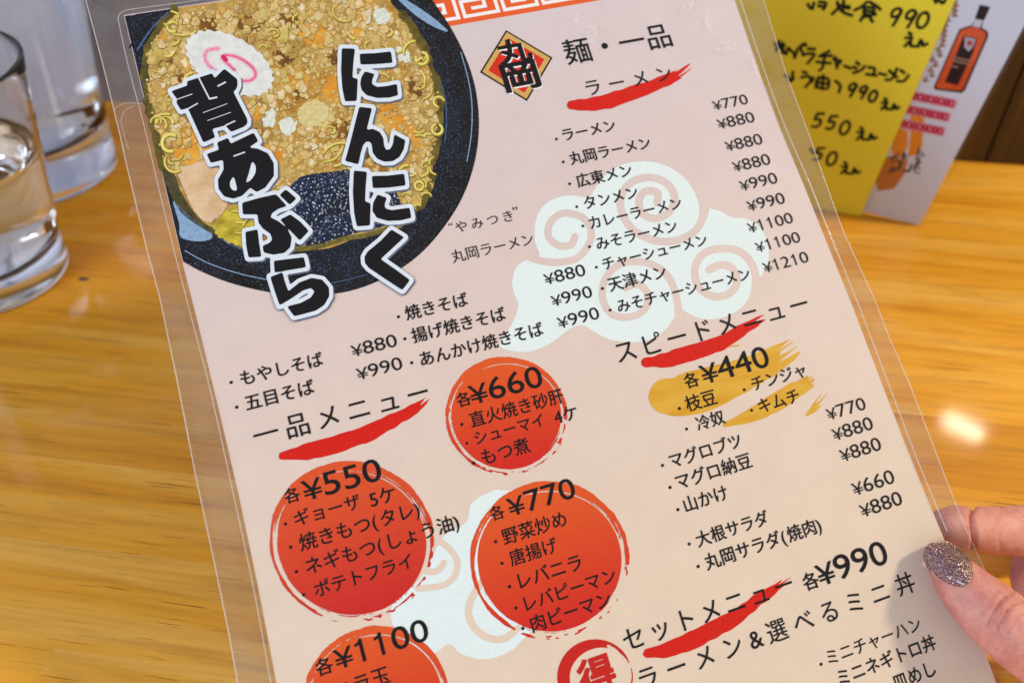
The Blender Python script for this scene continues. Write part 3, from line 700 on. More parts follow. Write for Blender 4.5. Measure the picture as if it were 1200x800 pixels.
# crumbs of backfat and garlic: thousands of printed specks, one sheet of ink
def crumbs():
    R = random.Random(11); B = np.array(clip_top(brothp)); soup = np.array(smooth([(332, 232), (345, 214), (358, 206), (395, 201), (425, 198), (455, 214), (468, 234), (470, 252), (448, 266), (415, 274), (375, 286), (342, 289), (318, 284), (312, 262)]))
    V = []; Fc = []; placed = {}
    def inside(poly, x_, y_): return float(sd_poly(np.array([x_]), np.array([y_]), poly)[0])
    cand = []
    for k in range(5200):
        x_ = R.uniform(166, 520); y_ = R.uniform(-6, 296); cand.append((x_, y_))
    C = np.array(cand); dB = sd_poly(C[:, 0], C[:, 1], B); dS = sd_poly(C[:, 0], C[:, 1], soup)
    big = vnoise(C[:, 0] / 34, C[:, 1] / 34, 5)
    layers = 16; grids = [dict() for _ in range(layers)]
    for (x_, y_), b, s_, g in zip(cand, dB, dS, big):
        if s_ < 2 or (R.random() < .5 and any(float(np.hypot(x_ - a, y_ - b)) < c for a, b, c in ((296, 28, 17), (341, 24, 11), (332, 66, 11), (397, 66, 12), (352, 112, 9), (215, 98, 12), (403, 152, 12), (196, 66, 13), (440, 179, 11), (485, 103, 11), (242, 30, 13)))) or (R.random() < .45 and any(float(np.hypot(x_ - a, y_ - b)) < c for a, b, c in ((366, 40, 15), (390, 105, 13), (420, 34, 12), (470, 148, 16), (226, 172, 20), (318, 184, 13), (346, 94, 13)))): continue
        r = R.choice([1.2, 1.6, 2, 2.4, 3.0, 4.0, 5.2]) * (1.1 if g > .5 else .75)
        if y_ > 200 and x_ < 300: r *= .5
        if y_ < 64 + 20 * g: r = r * 1.35 + .5
        if b > -(r * 1.25 + 1): continue
        for L in range(layers):
            gd = grids[L]; key_ = (int(x_ // 14), int(y_ // 14)); ok = True
            for a in (-1, 0, 1):
                for c in (-1, 0, 1):
                    for (qx, qy, qr) in gd.get((key_[0] + a, key_[1] + c), ()):
                        if (qx - x_) ** 2 + (qy - y_) ** 2 < (qr + r) ** 2 * 1.5: ok = False
            if ok: break
        else: continue
        gd.setdefault(key_, []).append((x_, y_, r))
        n = 9 if r > 2.2 else 6; ph = R.uniform(0, 6.28); ar = R.uniform(.65, 1.0); ra = R.uniform(0, 3.14)
        prof = [R.uniform(.55, 1.3) for _ in range(n)]
        for sub, (kk, dx, dy) in enumerate(((1.12, .3, .45), (1.0, 0, 0), (.6, -.25 * r * .5, -.3 * r * .5))):
            if sub == 2 and (r < 1.7 or R.random() < .5): continue
            ring = []
            for i in range(n):
                t = ph + i * 2 * math.pi / n; a_ = r * kk * prof[i] * math.cos(t); b_ = r * kk * prof[i] * math.sin(t) * ar
                ring.append((x_ + dx + a_ * math.cos(ra) - b_ * math.sin(ra), y_ + dy + a_ * math.sin(ra) + b_ * math.cos(ra)))
            q = P(np.array(ring)); base = len(V); z = 5.4 * U + (L * 3 + sub) * 1.6e-6
            V += [(u, v, z) for u, v in q]; Fc.append((tuple(range(base, base + n))[::-1], sub, g, x_, y_))
    me = mesh('backfat_crumbs', V, [f[0] for f in Fc])
    return me, Fc
cm, cf = crumbs()
def isl(name, stops):
    m = NT(name, rough=.45, spec=.25); g = m.n('NewGeometry'); n = m.noise(m.coord(), 1500, 2)
    c = m.ramp(g.outputs['Random Per Island'], stops); big_ = m.noise(m.coord(), 75, 4, .6); c = m.mix(.85, c, m.ramp(big_, [(.32, (.62, .50, .30, 1)), (.46, (.96, .92, .78, 1)), (.62, (1.06, 1.07, 1.12, 1))]), 'MULTIPLY'); m.set('color', m.mix(.3, c, m.ramp(n, [(.3, (.7, .66, .55, 1)), (.7, (1.1, 1.1, 1.1, 1))]), 'MULTIPLY')); return m.m
mats = [isl('crumb shade print', [(0, srgb(158, 124, 52)), (.4, srgb(176, 140, 70)), (.8, srgb(134, 108, 52)), (1, srgb(104, 84, 40))]),
        isl('crumb body print', [(0, srgb(186, 156, 78)), (.3, srgb(208, 184, 122)), (.5, srgb(200, 184, 100)), (.7, srgb(218, 202, 158)), (.9, srgb(210, 164, 62)), (1, srgb(222, 222, 206))]),
        isl('crumb light print', [(0, srgb(206, 182, 112)), (.7, srgb(220, 202, 150)), (1, srgb(230, 226, 206))])]
for m_ in mats: cm.materials.append(m_)
for p, f in zip(cm.polygons, cf): p.material_index = f[1]
co = link('backfat_crumbs', cm, None, bowl); tag(co, kind='stuff')
# noodles and onion rings
M_NOOD = [soft(0, (190, 172, 60), (224, 212, 104), 'noodle print', 200), soft(0, (212, 196, 70), (232, 222, 120), 'onion print', 200)]
R = random.Random(3)
M_NOODL = [soft(0, (222, 210, 110), (236, 228, 150), 'noodle light print', 300), soft(0, (120, 104, 24), (150, 130, 40), 'noodle shade print', 300)]
def noodle(pts, wd, k=0):
    stroke('noodle', [(a + .8, b + 1.0) for a, b in pts], wd + .6, M_NOODL[1], bowl, (8.6 + k) * U)
    stroke('noodle', pts, wd, R.choice(M_NOOD), bowl, (9.2 + k) * U)
    stroke('noodle', [(a - wd * .12, b - wd * .15) for a, b in pts], wd * .35, M_NOODL[0], bowl, (9.6 + k) * U)
def arc(cx, cy, r, a0, a1, n=8, sq=1): return [(cx + r * math.cos(math.radians(a0 + (a1 - a0) * i / n)), cy + sq * r * math.sin(math.radians(a0 + (a1 - a0) * i / n))) for i in range(n + 1)]
for (cx, cy, r, a0, a1, wd) in ((202, 32, 6, 60, 330, 3), (196, 58, 9, 20, 110, 2.4), (193, 146, 10, 190, 350, 3.4), (200, 168, 10, 80, 300, 3.6), (494, 69, 7, -80, 190, 3.2), (514, 120, 6, 100, 340, 2.6), (512, 152, 6, -60, 250, 2.6),
                               (491, 218, 5, 0, 340, 2.4), (214, 12, 30, 60, 110, 2), (404, 12, 14, 60, 190, 1.6), (455, 190, 20, 200, 300, 2), (478, 206, 12, 90, 270, 2.4), (228, 100, 14, 170, 260, 2), (240, 118, 10, 0, 120, 2.2),
                               (276, 160, 16, 30, 130, 1.8), (380, 168, 22, 10, 90, 2), (400, 192, 24, 210, 300, 2), (430, 62, 18, 40, 120, 1.6), (300, 270, 16, 200, 330, 2.2), (205, 190, 12, 60, 200, 2.4), (465, 46, 16, 60, 150, 2)):
    noodle(arc(cx, cy, r, a0, a1), wd)
for zx0, zx1, zy0, zy1, n_ in ((478, 506, 60, 110, 6), (490, 512, 110, 200, 7), (474, 500, 196, 245, 7), (182, 206, 110, 190, 6), (194, 222, 20, 60, 5), (262, 292, 248, 276, 4), (385, 440, 150, 195, 6), (400, 470, 20, 110, 7), (290, 360, 20, 60, 4)):
    for i in range(n_):
        cx, cy, rr, a0 = R.uniform(zx0, zx1), R.uniform(zy0, zy1), R.uniform(4, 15), R.uniform(0, 360); noodle(arc(cx, cy, rr, a0, a0 + R.uniform(50, 150) * (1.6 if rr < 7 else .8), 6, R.uniform(.5, 1)), R.uniform(1.2, 2.6), (i % 5) * .25 + .01 * i)
M_EGG = ink('whitish tofu print', (214, 224, 214), .1)
for pl in ([(312, 134), (320, 128), (324, 136), (318, 150), (308, 146)], [(330, 142), (342, 138), (348, 150), (338, 160), (328, 152)], [(464, 56), (478, 60), (480, 72), (468, 72)], [(352, 126), (370, 118), (384, 126), (380, 144), (362, 150), (350, 140)], [(438, 16), (450, 10), (458, 22), (446, 30)]):
    shape('garlic_piece', pl, rag=4, step=.7, mat=M_EGG if pl[0][0] != 352 else ink('garlic print', (212, 200, 140), .1), parent=bowl, lift=8.4 * U)
# fish cake
nar = []
for i in range(144):
    t = i * 2 * math.pi / 144; rr = 1 + .03 * math.cos(t * 24); a_ = 56 * rr * math.cos(t); b_ = 31 * rr * math.sin(t); ca, sa = math.cos(math.radians(29)), math.sin(math.radians(29))
    nar.append((269 + a_ * ca - b_ * sa, 75 + a_ * sa + b_ * ca))
M_FISH = soft(0, (206, 214, 214), (228, 232, 230), 'white fish cake print', 300)
M_PINK = ink('pink swirl print', (226, 112, 156), .1)
fc = shape('fish_cake', nar, M_FISH, bowl, 10 * U, sm=False, step=.8)
PH = ink('pink halo print', (228, 196, 206), .05)
stroke('pink_swirl_halo', T(4, 120, 0, [(545, 232), (500, 238), (482, 262), (492, 300), (530, 335), (580, 350)]), 6.5, PH, bowl, 10.4 * U)
stroke('pink_swirl_halo', T(4, 120, 0, [(620, 332), (585, 300), (565, 278), (575, 264), (620, 268), (670, 292), (712, 330), (716, 362), (690, 382), (655, 382)]), 6.5, PH, bowl, 10.7 * U)
stroke('pink_swirl', T(4, 120, 0, [(545, 232), (500, 238), (482, 262), (492, 300), (530, 335), (580, 350)]), 3.2, ink('pale pink swirl print', (232, 150, 184), .1), bowl, 11 * U)
stroke('pink_swirl', T(4, 120, 0, [(620, 332), (585, 300), (565, 278), (575, 264), (620, 268), (670, 292), (712, 330), (716, 362), (690, 382), (655, 382)]), 3.0, M_PINK, bowl, 11.4 * U)
stroke('pink_swirl', T(4, 120, 0, [(566, 270), (580, 285)]), 5.0, ink('deep pink print', (206, 40, 90), .1), bowl, 12 * U)

# big title, traced stroke by stroke
c6 = lambda p: T(5, 380, 40, p); c7 = lambda p: T(4.706, 380, 180, p); c4 = lambda p: T(4.444, 190, 50, p); c5 = lambda p: T(3.333, 230, 150, p); c3 = lambda p: T(4, 120, 190, p)
def cr(p, k=3): return smooth(p, True, k)
title = {
 'a': [c6([(103, 90), (180, 92), (170, 180), (165, 262), (196, 268), (190, 398), (122, 400), (106, 320), (99, 220)]), c6([(207, 122), (300, 118), (390, 108), (400, 175), (310, 182), (212, 185)]),
       c6([(238, 225), (295, 240), (280, 275), (280, 300), (310, 316), (370, 310), (425, 298), (432, 365), (380, 378), (310, 380), (250, 365), (220, 335), (211, 300), (217, 260)])],
 'b': [c6([(205, 432), (280, 440), (262, 510), (248, 567), (285, 560), (325, 580), (346, 615), (350, 660), (362, 684), (385, 680), (402, 650), (410, 592), (475, 628), (465, 680), (440, 725), (400, 750), (350, 752), (310, 735), (284, 700), (278, 650), (265, 634), (245, 636), (228, 655), (214, 700), (200, 768), (122, 748), (150, 650), (180, 530)])],
 'c': [c7([(163, 98), (235, 105), (228, 190), (225, 268), (255, 278), (252, 400), (180, 405), (165, 330), (158, 220)]), c7([(262, 128), (350, 126), (440, 115), (448, 180), (350, 192), (268, 195)]),
       c7([(293, 230), (345, 248), (332, 285), (336, 306), (370, 316), (470, 302), (480, 358), (420, 372), (350, 375), (290, 358), (266, 320), (270, 275)])],
 'd': [c7([(370, 422), (440, 465), (370, 530), (310, 585), (390, 640), (472, 700), (430, 755), (330, 690), (245, 632), (224, 605), (222, 572), (240, 542), (310, 485)])],
 'e': [c4([(50, 258), (135, 228), (130, 208), (262, 165), (274, 192), (325, 142), (378, 184), (392, 195), (394, 230), (385, 250), (372, 262), (384, 285), (445, 405), (444, 428), (425, 444), (360, 470), (331, 436), (262, 455), (278, 498), (217, 525), (135, 345), (100, 357), (75, 315), (82, 303)])],
 'f': [c5([(42, 105), (90, 88), (82, 60), (125, 42), (135, 65), (225, 22), (243, 55), (205, 80), (240, 84), (280, 102), (303, 140), (304, 190), (270, 236), (237, 253), (212, 236), (180, 268), (145, 279), (110, 270), (88, 240), (86, 205), (108, 165), (106, 128), (58, 140)])],
 'g': [c5([(180, 295), (250, 275), (312, 262), (355, 308), (322, 318), (296, 336), (290, 352), (320, 366), (355, 395), (373, 430), (368, 468), (345, 490), (300, 497), (264, 488), (260, 462), (285, 452), (298, 438), (290, 415), (262, 396), (244, 372), (240, 340), (183, 340)]), c5([(193, 408), (240, 398), (246, 450), (255, 505), (205, 508), (196, 460)]), c5([(328, 360), (368, 340), (408, 370), (440, 405), (405, 442), (365, 400)]), c5([(326, 264), (350, 243), (392, 278), (366, 303)])],
 'h': [c3([(805, 465), (945, 448), (955, 495), (808, 520)]), c3([(788, 540), (845, 520), (855, 560), (872, 608), (925, 565), (980, 545), (1030, 553), (1062, 590), (1064, 630), (1040, 672), (1000, 698), (945, 713), (900, 724), (866, 678), (930, 662), (978, 636), (996, 608), (978, 592), (940, 604), (888, 640), (832, 673), (808, 605)])],
}
holes = {'e': [c4([(288, 466), (318, 458), (326, 482), (298, 492)])],
         'f': [cr(c5([(132, 218), (142, 198), (150, 200), (160, 240), (150, 248), (136, 238)])), cr(c5([(218, 138), (232, 150), (232, 178), (215, 205), (196, 214), (206, 180)]))], 'g': [], 'h': []}
slits = {'e': [c4([(75, 302), (158, 273)]), c4([(130, 353), (186, 322)]), c4([(193, 190), (248, 298), (286, 290)]), c4([(293, 231), (330, 212)]), c4([(215, 370), (340, 323)]), c4([(238, 411), (358, 368)]), c4([(331, 436), (380, 413)])],
         'f': [c5([(148, 113), (190, 98)])]}
wid = {'e': [.7, 1.2, 1.6, 1.6, .5, .5, 1.3], 'f': [1.3]}
M_TITLE = sp_mat('title black print', (4, 5, 12), (40, 44, 60), 1700, .2, blot=(7, 8, 16))
M_OUT = ink('icy white outline print', (214, 228, 242), .03)
M_DROP = ink('title drop tint print', (96, 104, 128), .05)
def title_char(k, i):
    polys = title[k]; allp = np.concatenate([np.asarray(p) for p in polys]); lo = allp.min(0) - 9; hi = allp.max(0) + 9
    def base(X, Y):
        d = np.full(X.shape, 1e9)
        for p in polys: d = np.minimum(d, sd_poly(X, Y, p))
        r_ = max(1, int(round(.8 / abs(X[0, 1] - X[0, 0]))))      # ease the traced corners
        for _ in range(2):
            for ax_ in (0, 1):
                pd = np.pad(d, [(r_, r_) if a_ == ax_ else (0, 0) for a_ in (0, 1)], mode='edge'); n_ = d.shape[ax_]
                d = sum(np.take(pd, range(k_, k_ + n_), axis=ax_) for k_ in range(2 * r_ + 1)) / (2 * r_ + 1)
        return d
    def black(X, Y):
        d = base(X, Y)
        for h in holes.get(k, ()): d = np.maximum(d, -sd_poly(X, Y, h))
        for s_, wd in zip(slits.get(k, ()), wid.get(k, ())): d = np.maximum(d, wd / 2 + .2 - sd_line(X, Y, s_))
        return d
    def outl(X, Y):
        d = base(X, Y) - 4.6
        for h in holes.get(k, ()):
            if k == 'e': d = np.maximum(d, -sd_poly(X, Y, h))
        return d
    link('title_shadow', field_mesh('title_shadow', lambda X, Y: outl(X - 1.6, Y - 1.6), *lo, *(hi + 2), .8, (13 + .1 * i) * U), M_DROP, paper)
    link('title_outline', field_mesh('title_outline', outl, *lo, *hi, .6, (14 + .1 * i) * U), M_OUT, paper)
    link('title_character', field_mesh('title_character', black, *lo, *hi, .5, (16 + .1 * i) * U), M_TITLE, paper)
for i, k in enumerate('hgfedcba'): title_char(k, i)

# laminating film ---------------------------------------------------------------
fm = NT('clear laminating film'); nt = fm.t; nt.nodes.remove(fm.b)
out = nt.nodes['Material Output']; tr_ = fm.n('BsdfTransparent'); tr_.inputs[0].default_value = (.985, .985, .988, 1)
gl = fm.n('BsdfGlossy'); gl.inputs['Roughness'].default_value = .10; gl.inputs[0].default_value = (1, 1, 1, 1)
df = fm.n('BsdfDiffuse'); df.inputs[0].default_value = (.8, .8, .82, 1)
fr = fm.n('Fresnel'); gb = fm.n('NewGeometry'); io = fm.n('MapRange')      # same reflectance from both sides of the thin film
nt.links.new(gb.outputs['Backfacing'], io.inputs[0]); io.inputs[3].default_value = 1.27; io.inputs[4].default_value = 1 / 1.27; nt.links.new(io.outputs[0], fr.inputs[0])
fb = fm.n('Bump'); fb.inputs['Strength'].default_value = .35; fb.inputs['Distance'].default_value = .0006
nt.links.new(fm.noise(fm.coord(), 55, 3, .5), fb.inputs['Height']); nt.links.new(fb.outputs[0], gl.inputs['Normal']); nt.links.new(fb.outputs[0], fr.inputs['Normal'])
m1 = fm.n('MixShader'); m1.inputs[0].default_value = .008; nt.links.new(tr_.outputs[0], m1.inputs[1]); nt.links.new(df.outputs[0], m1.inputs[2])
m2 = fm.n('MixShader'); nt.links.new(fr.outputs[0], m2.inputs[0]); nt.links.new(m1.outputs[0], m2.inputs[1]); nt.links.new(gl.outputs[0], m2.inputs[2])
nt.links.new(m2.outputs[0], out.inputs[0]); M_FILM = fm.m
FL = [(100, -3), (120, 72), (142, 162), (148, 190), (160, 240), (172, 290), (188, 350), (208, 445), (230, 558), (252, 660), (269, 743), (279, 800)]
FRt = [(1152, 668), (1126, 610), (1105, 557), (1065, 452), (1040, 395), (1024, 353), (987, 273), (965, 212), (947, 160), (920, 88), (893, 0)]
ul_ = P(np.array([FL[0]]))[0]; vf = vtop + .0105
fo = FL + [to_px(P(np.array([FL[-1]]))[0][0] + .001, vbot - .009), to_px(P(np.array([FRt[0]]))[0][0], vbot - .009)] + FRt + [to_px(P(np.array([FRt[-1]]))[0][0], vf), to_px(ul_[0] - .0008, vf)]
film = slab('film', fo, -.0006, .0012, M_FILM, menu)
hz_ = NT('fused film margin'); nt = hz_.t; nt.nodes.remove(hz_.b); out = nt.nodes['Material Output']
ht = hz_.n('BsdfTransparent'); ht.inputs[0].default_value = (.95, .95, .95, 1); hd_ = hz_.n('BsdfTranslucent'); hd_.inputs[0].default_value = (.8, .8, .84, 1); he = hz_.n('BsdfDiffuse'); he.inputs[0].default_value = (.8, .8, .84, 1)
ha = hz_.n('MixShader'); ha.inputs[0].default_value = .75; nt.links.new(hd_.outputs[0], ha.inputs[1]); nt.links.new(he.outputs[0], ha.inputs[2])
hb = hz_.n('MixShader'); nt.links.new(hz_.ramp(hz_.noise(hz_.coord(), 45, 4, .6), [(.35, (.02, .02, .02, 1)), (.7, (.09, .09, .09, 1))]), hb.inputs[0]); nt.links.new(ht.outputs[0], hb.inputs[1]); nt.links.new(ha.outputs[0], hb.inputs[2]); nt.links.new(hb.outputs[0], out.inputs[0])
tl_ = to_px(ul_[0] - .0008, vf); tr2 = to_px(P(np.array([FRt[-1]]))[0][0], vf)
for mp in (FL + LEFT[::-1], RIGHT + FRt[::-1], [TL, TRc, tr2, tl_]):
    slab('film_margin', mp, -.00005, .00005, hz_.m, film)
# the fused seam round the paper: a fine raised bead
def bead(name, pts, rad, z, mat, parent, flat=.5):
    q = P(np.array(pts)); V = []; Fc = []; n = 6
    for i, p in enumerate(q):
        d = q[min(i + 1, len(q) - 1)] - q[max(i - 1, 0)]; d /= np.linalg.norm(d); nr = np.array([-d[1], d[0]])
        for k in range(n):
            a = 2 * math.pi * k / n; V.append((p[0] + nr[0] * rad * math.cos(a), p[1] + nr[1] * rad * math.cos(a), z + rad * flat * math.sin(a)))
    for i in range(len(q) - 1):
        for k in range(n): Fc.append((i * n + k, i * n + (k + 1) % n, (i + 1) * n + (k + 1) % n, (i + 1) * n + k))
    me = mesh(name, V, Fc); 
    for p in me.polygons: p.use_smooth = True
    return link(name, me, mat, parent)
sm_ = NT('glossy seam', rough=.12, color=(.75, .75, .78, 1)); sm_.set('Alpha', .28); M_SEAM = sm_.m
sm2 = NT('film edge', rough=.12, color=(.86, .86, .88, 1)); sm2.set('Alpha', .35); M_EDGE = sm2.m
bead('film_seam', smooth([(300, -8), (226, 4), (160, 13), (146, 16), (140, 22), (141, 32), (152, 82), (170, 150), (190, 235), (210, 315), (229, 388), (247, 457), (270, 560), (298, 690), (318, 800), (322, 815)], False, 6), .00016, .0013, M_SEAM, film)
bead('film_seam', smooth([(864, -4), (893, 82), (919, 152), (945, 212), (965, 262), (999, 346), (1005, 361), (1035, 440), (1064, 517), (1081, 560), (1107, 622)], False, 6), .00028, .0013, M_SEAM, film)
bead('film_edge', FL, .00016, .0009, M_EDGE, film, 1.2)
bead('film_edge', FRt, .00016, .0009, M_EDGE, film, 1.2)
bead('film_crease', smooth([(134, 132), (139, 127), (150, 123), (168, 124)], False, 5), .00012, .0013, M_SEAM, film)
bead('film_crease', smooth([(152, 178), (146, 158), (143, 143), (148, 132), (158, 126)], False, 5), .00009, .0013, M_SEAM, film)

bb = NT('painted glare haze'); nt = bb.t; nt.nodes.remove(bb.b); out = nt.nodes['Material Output']
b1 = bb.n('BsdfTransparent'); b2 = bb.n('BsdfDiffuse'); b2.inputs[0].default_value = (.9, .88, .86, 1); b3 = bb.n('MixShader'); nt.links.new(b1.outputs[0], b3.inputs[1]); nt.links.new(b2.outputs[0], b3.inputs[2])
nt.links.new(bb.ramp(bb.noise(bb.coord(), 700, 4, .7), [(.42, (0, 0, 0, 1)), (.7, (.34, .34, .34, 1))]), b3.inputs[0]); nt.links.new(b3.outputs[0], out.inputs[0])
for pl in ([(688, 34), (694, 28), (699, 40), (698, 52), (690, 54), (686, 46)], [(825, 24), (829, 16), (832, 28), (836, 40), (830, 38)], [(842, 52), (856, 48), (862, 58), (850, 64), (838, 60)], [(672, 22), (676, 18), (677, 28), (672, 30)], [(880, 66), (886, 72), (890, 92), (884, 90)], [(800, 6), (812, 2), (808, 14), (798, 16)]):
    shape('painted_glare', pl, bb.m, film, .00123, rag=3, step=.7)  # glare specks on the film, painted as flat pale hazy patches
# ------------------------------------------------------------------ glasses
gm = NT('clear glass', rough=.02, trans=1.0, ior=1.45, color=(.97, .985, .98, 1)).m
wmat = NT('water', rough=.0, trans=1.0, ior=1.33, color=(.97, .99, 1, 1)).m
def lathe(name, prof, mat, parent, n=72, closed=False):
    V = []; Fc = []
    for r, z in prof:
        for k in range(n): a = 2 * math.pi * k / n; V.append((r * math.cos(a), r * math.sin(a), z))
    m_ = len(prof)
    for i in range(m_ - 1):
        for k in range(n): Fc.append((i * n + k, i * n + (k + 1) % n, (i + 1) * n + (k + 1) % n, (i + 1) * n + k))
    me = mesh(name, V, Fc); bm = bmesh.new(); bm.from_mesh(me); bmesh.ops.remove_doubles(bm, verts=bm.verts, dist=1e-6)
    bmesh.ops.dissolve_degenerate(bm, edges=bm.edges, dist=1e-7); bmesh.ops.recalc_face_normals(bm, faces=bm.faces); bm.to_mesh(me); bm.free()
    for p in me.polygons: p.use_smooth = True
    return link(name, me, mat, parent)
def tumbler(name, px, rb, rt, h, foot, wall_, wl, label, cat):
    t = empty(name, on_table(*px, 0.0003)); tag(t, label, cat)
    pr = [(1e-6, .0015), (rb * .8, .001), (rb * .93, 0), (rb * .99, .0012), (rb, .003)]
    for i in range(1, 14):
        f = i / 13; pr.append((rb + (rt - rb) * f ** 1.2 - .0014 * math.sin(math.pi * min(1, f * 3.5)) * (f < .29), .003 + (h - .003) * f))
    rin = lambda z: rb + (rt - rb) * (max(0, z / h)) ** 1.2 - wall_
    pr += [(rt - wall_ * (.5 - .5 * math.cos(a_)), h + wall_ * .5 * math.sin(a_)) for a_ in np.linspace(.3, 2.84, 7)]
    for i in range(12, -1, -1):
        z = foot + .004 + (h - foot - .006) * i / 12; pr.append((rin(z), z))
    pr += [(rin(foot) * .93, foot + .0012), (rin(foot) * .7, foot), (1e-6, foot - .0005)]
    lathe('glass_body', pr, gm, t)
    z0 = foot + .0004
    wp = [(1e-6, z0)] + [(rin(foot) * .7, z0 + .0004), (rin(foot) * .92, z0 + .0016)]
    for i in range(8):
        z = foot + .0045 + (wl - foot - .0045) * i / 7; wp.append((rin(z) - .0003, z))
    wp += [(rin(wl) - .0012, wl - .0008), (1e-6, wl - .001)]
    lathe('water', wp, wmat, t)
    return t
def proj(p):
    q = np.array(p) - CAM; z = q @ FW; return 600 + F * (q @ XV) / z, 400 + F * (q @ DN) / z, z
def solve(base, a_px, top_right):
    """base centre and half width in the picture, and where the rim's right end shows -> base radius, rim radius, height"""
    b = on_table(*base); rb = a_px / F * proj(b)[2] * .985; h = .02
    while proj(b + Vector((0, 0, h)))[1] > top_right[1]: h += .0005
    x_, y_, z_ = proj(b + Vector((0, 0, h))); return rb, (top_right[0] - x_) / F * z_, h
g1_ = solve((-10, 322), 87, (15, 86)); g2_ = solve((44, 200), 91, (97, 0))
print('glasses', g1_, g2_)
tumbler('water_glass', (-10, 322), g1_[0], g1_[1], g1_[2], .017, .0024, g1_[2] * .62, 'small clear water glass with a thick foot, nearest the left edge of the menu', 'glass')
tumbler('water_jug', (44, 200), g2_[0], g2_[0] + (g2_[1] - g2_[0]) * 1.5, g2_[2] * 1.5, .030, .003, g2_[2] * 1.3, 'large clear glass jug of water behind the small glass', 'jug')

# ------------------------------------------------------------------ cards behind
def card_frame(bl_px, br_px, lean):
    a = on_table(*bl_px, .0004); b = on_table(*br_px, .0004); x_ = (b - a).normalized(); y_ = Vector((-x_.y, x_.x, 0))
    up = (Vector((0, 0, 1)) * math.cos(lean) + y_ * math.sin(lean)).normalized(); n = x_.cross(up)
    m = Matrix([[x_[i], up[i], n[i]] for i in range(3)]).to_4x4(); m.translation = b; return m
def on_card(m, pts, lift=0):
    inv_ = m.inverted(); c = inv_ @ Vector(CAM); r = []
    for x_, y_ in pts:
        d = inv_.to_3x3() @ Vector(ray(x_, y_)); t = (lift - c.z) / d.z; p = c + d * t; r.append((p.x, p.y))
    return r
def card_shape(name, m, pts, mat, parent, lift, thick=0):
    q = on_card(m, pts, lift); n = len(q); V = [(x_, y_, lift) for x_, y_ in q]; ar = sum(q[i][0] * q[(i + 1) % n][1] - q[(i + 1) % n][0] * q[i][1] for i in range(n))
    top = list(range(n)) if ar > 0 else list(range(n))[::-1]; Fc = [tuple(top)]
    if thick:
        V += [(x_, y_, lift - thick) for x_, y_ in q]; Fc.append(tuple(i + n for i in top[::-1]))
        for a in range(n): i, j = top[a], top[(a + 1) % n]; Fc.append((j, i, i + n, j + n))
    return link(name, mesh(name, V, Fc), mat, parent)
def card_stroke(m, pts, wd, lift):
    """one brush-pen stroke as a ribbon with round ends"""
    p = smooth(pts, False, 4) if len(pts) > 2 else np.array(pts, float); q = np.array(on_card(m, p, lift)); wq = wd * .00047
    L = []; Rr = []
    for i in range(len(q)):
        d = q[min(i + 1, len(q) - 1)] - q[max(i - 1, 0)]; d = d / max(np.linalg.norm(d), 1e-9); nr = np.array([-d[1], d[0]]) * wq / 2
        ex = -d * wq / 3 if i == 0 else d * wq / 3 if i == len(q) - 1 else 0
        L.append(q[i] + nr + ex); Rr.append(q[i] - nr + ex)
    V = [(x_, y_, lift) for x_, y_ in L + Rr]; k = len(L)
    return V, [(i, i + k, i + 1 + k, i + 1) for i in range(k - 1)]
def writing(name, m, strokes, wd, mat, parent, lift):
    V = []; Fc = []
    for j, s_ in enumerate(strokes):
        a, f = card_stroke(m, s_, wd, lift + (j % 12) * 6e-6); b = len(V); V += a; Fc += [tuple(b + t for t in q) for q in f]
    return link(name, mesh(name, V, Fc), mat, parent)
lean = math.radians(4)
# yellow card in front
my = card_frame((850, 226), (1008, 249), lean)
yc = empty('yellow_card'); yc.matrix_world = my; tag(yc, 'yellow laminated card with handwritten black prices, in front of the white card', 'menu card')
xt = lambda y_: 1008 + (249 - y_) * .437
M_YEL = ink('yellow card stock', (224, 214, 62), .03, .35); M_YEL2 = ink('bare card rim', (196, 186, 96), .03, .3)
M_PEN = ink('black marker', (34, 38, 26), .0)
ysh = card_shape('card_sheet', my, [(850, 226), (1008, 249), (1117.5, 0), (1165, -108), (840, -130)], M_YEL, yc, 0, .0008)
H_ = lambda p: T(3.75, 880, 0, p)
W = []
def nine(x_, y_, s_=1.0, sh=.32):
    f = lambda a, b: (x_ + (a + sh * -b) * s_, y_ + b * s_)
    return [[f(16, -18), f(4, -26), f(-10, -18), f(-8, -2), f(8, -2), f(16, -18), f(12, 0), f(4, 26)]]
def zero(x_, y_, s_=1.0, sh=.32):
    return [[(x_ + (18 * math.cos(t) - sh * 24 * math.sin(t)) * s_, y_ + 26 * math.sin(t) * s_) for t in np.linspace(-1.6, 4.9, 12)]]
def five(x_, y_, s_=1.0, sh=.32):
    f = lambda a, b: (x_ + (a + sh * -b) * s_, y_ + b * s_)
    return [[f(16, -24), f(-6, -24)], [f(-6, -24), f(-10, -4), f(8, -4), f(14, 10), f(4, 22), f(-12, 20)]]
def yen_(x_, y_, s_=1.0):                       # handwritten えん
    f = lambda a, b: (x_ + a * s_, y_ + b * s_)
    return [[f(0, -30), f(10, -24)], [f(-12, -10), f(14, -12), f(-14, 20)], [f(-4, 8), f(8, 6), f(8, 18), f(26, 20)], [f(44, -4), f(34, 22)], [f(38, 8), f(50, 4), f(52, 18), f(68, 10)]]
W += [H_(s_) for s_ in nine(628, 66, 1.45) + nine(692, 74, 1.45) + zero(752, 80, 1.3) + yen_(690, 170, 1.2)]
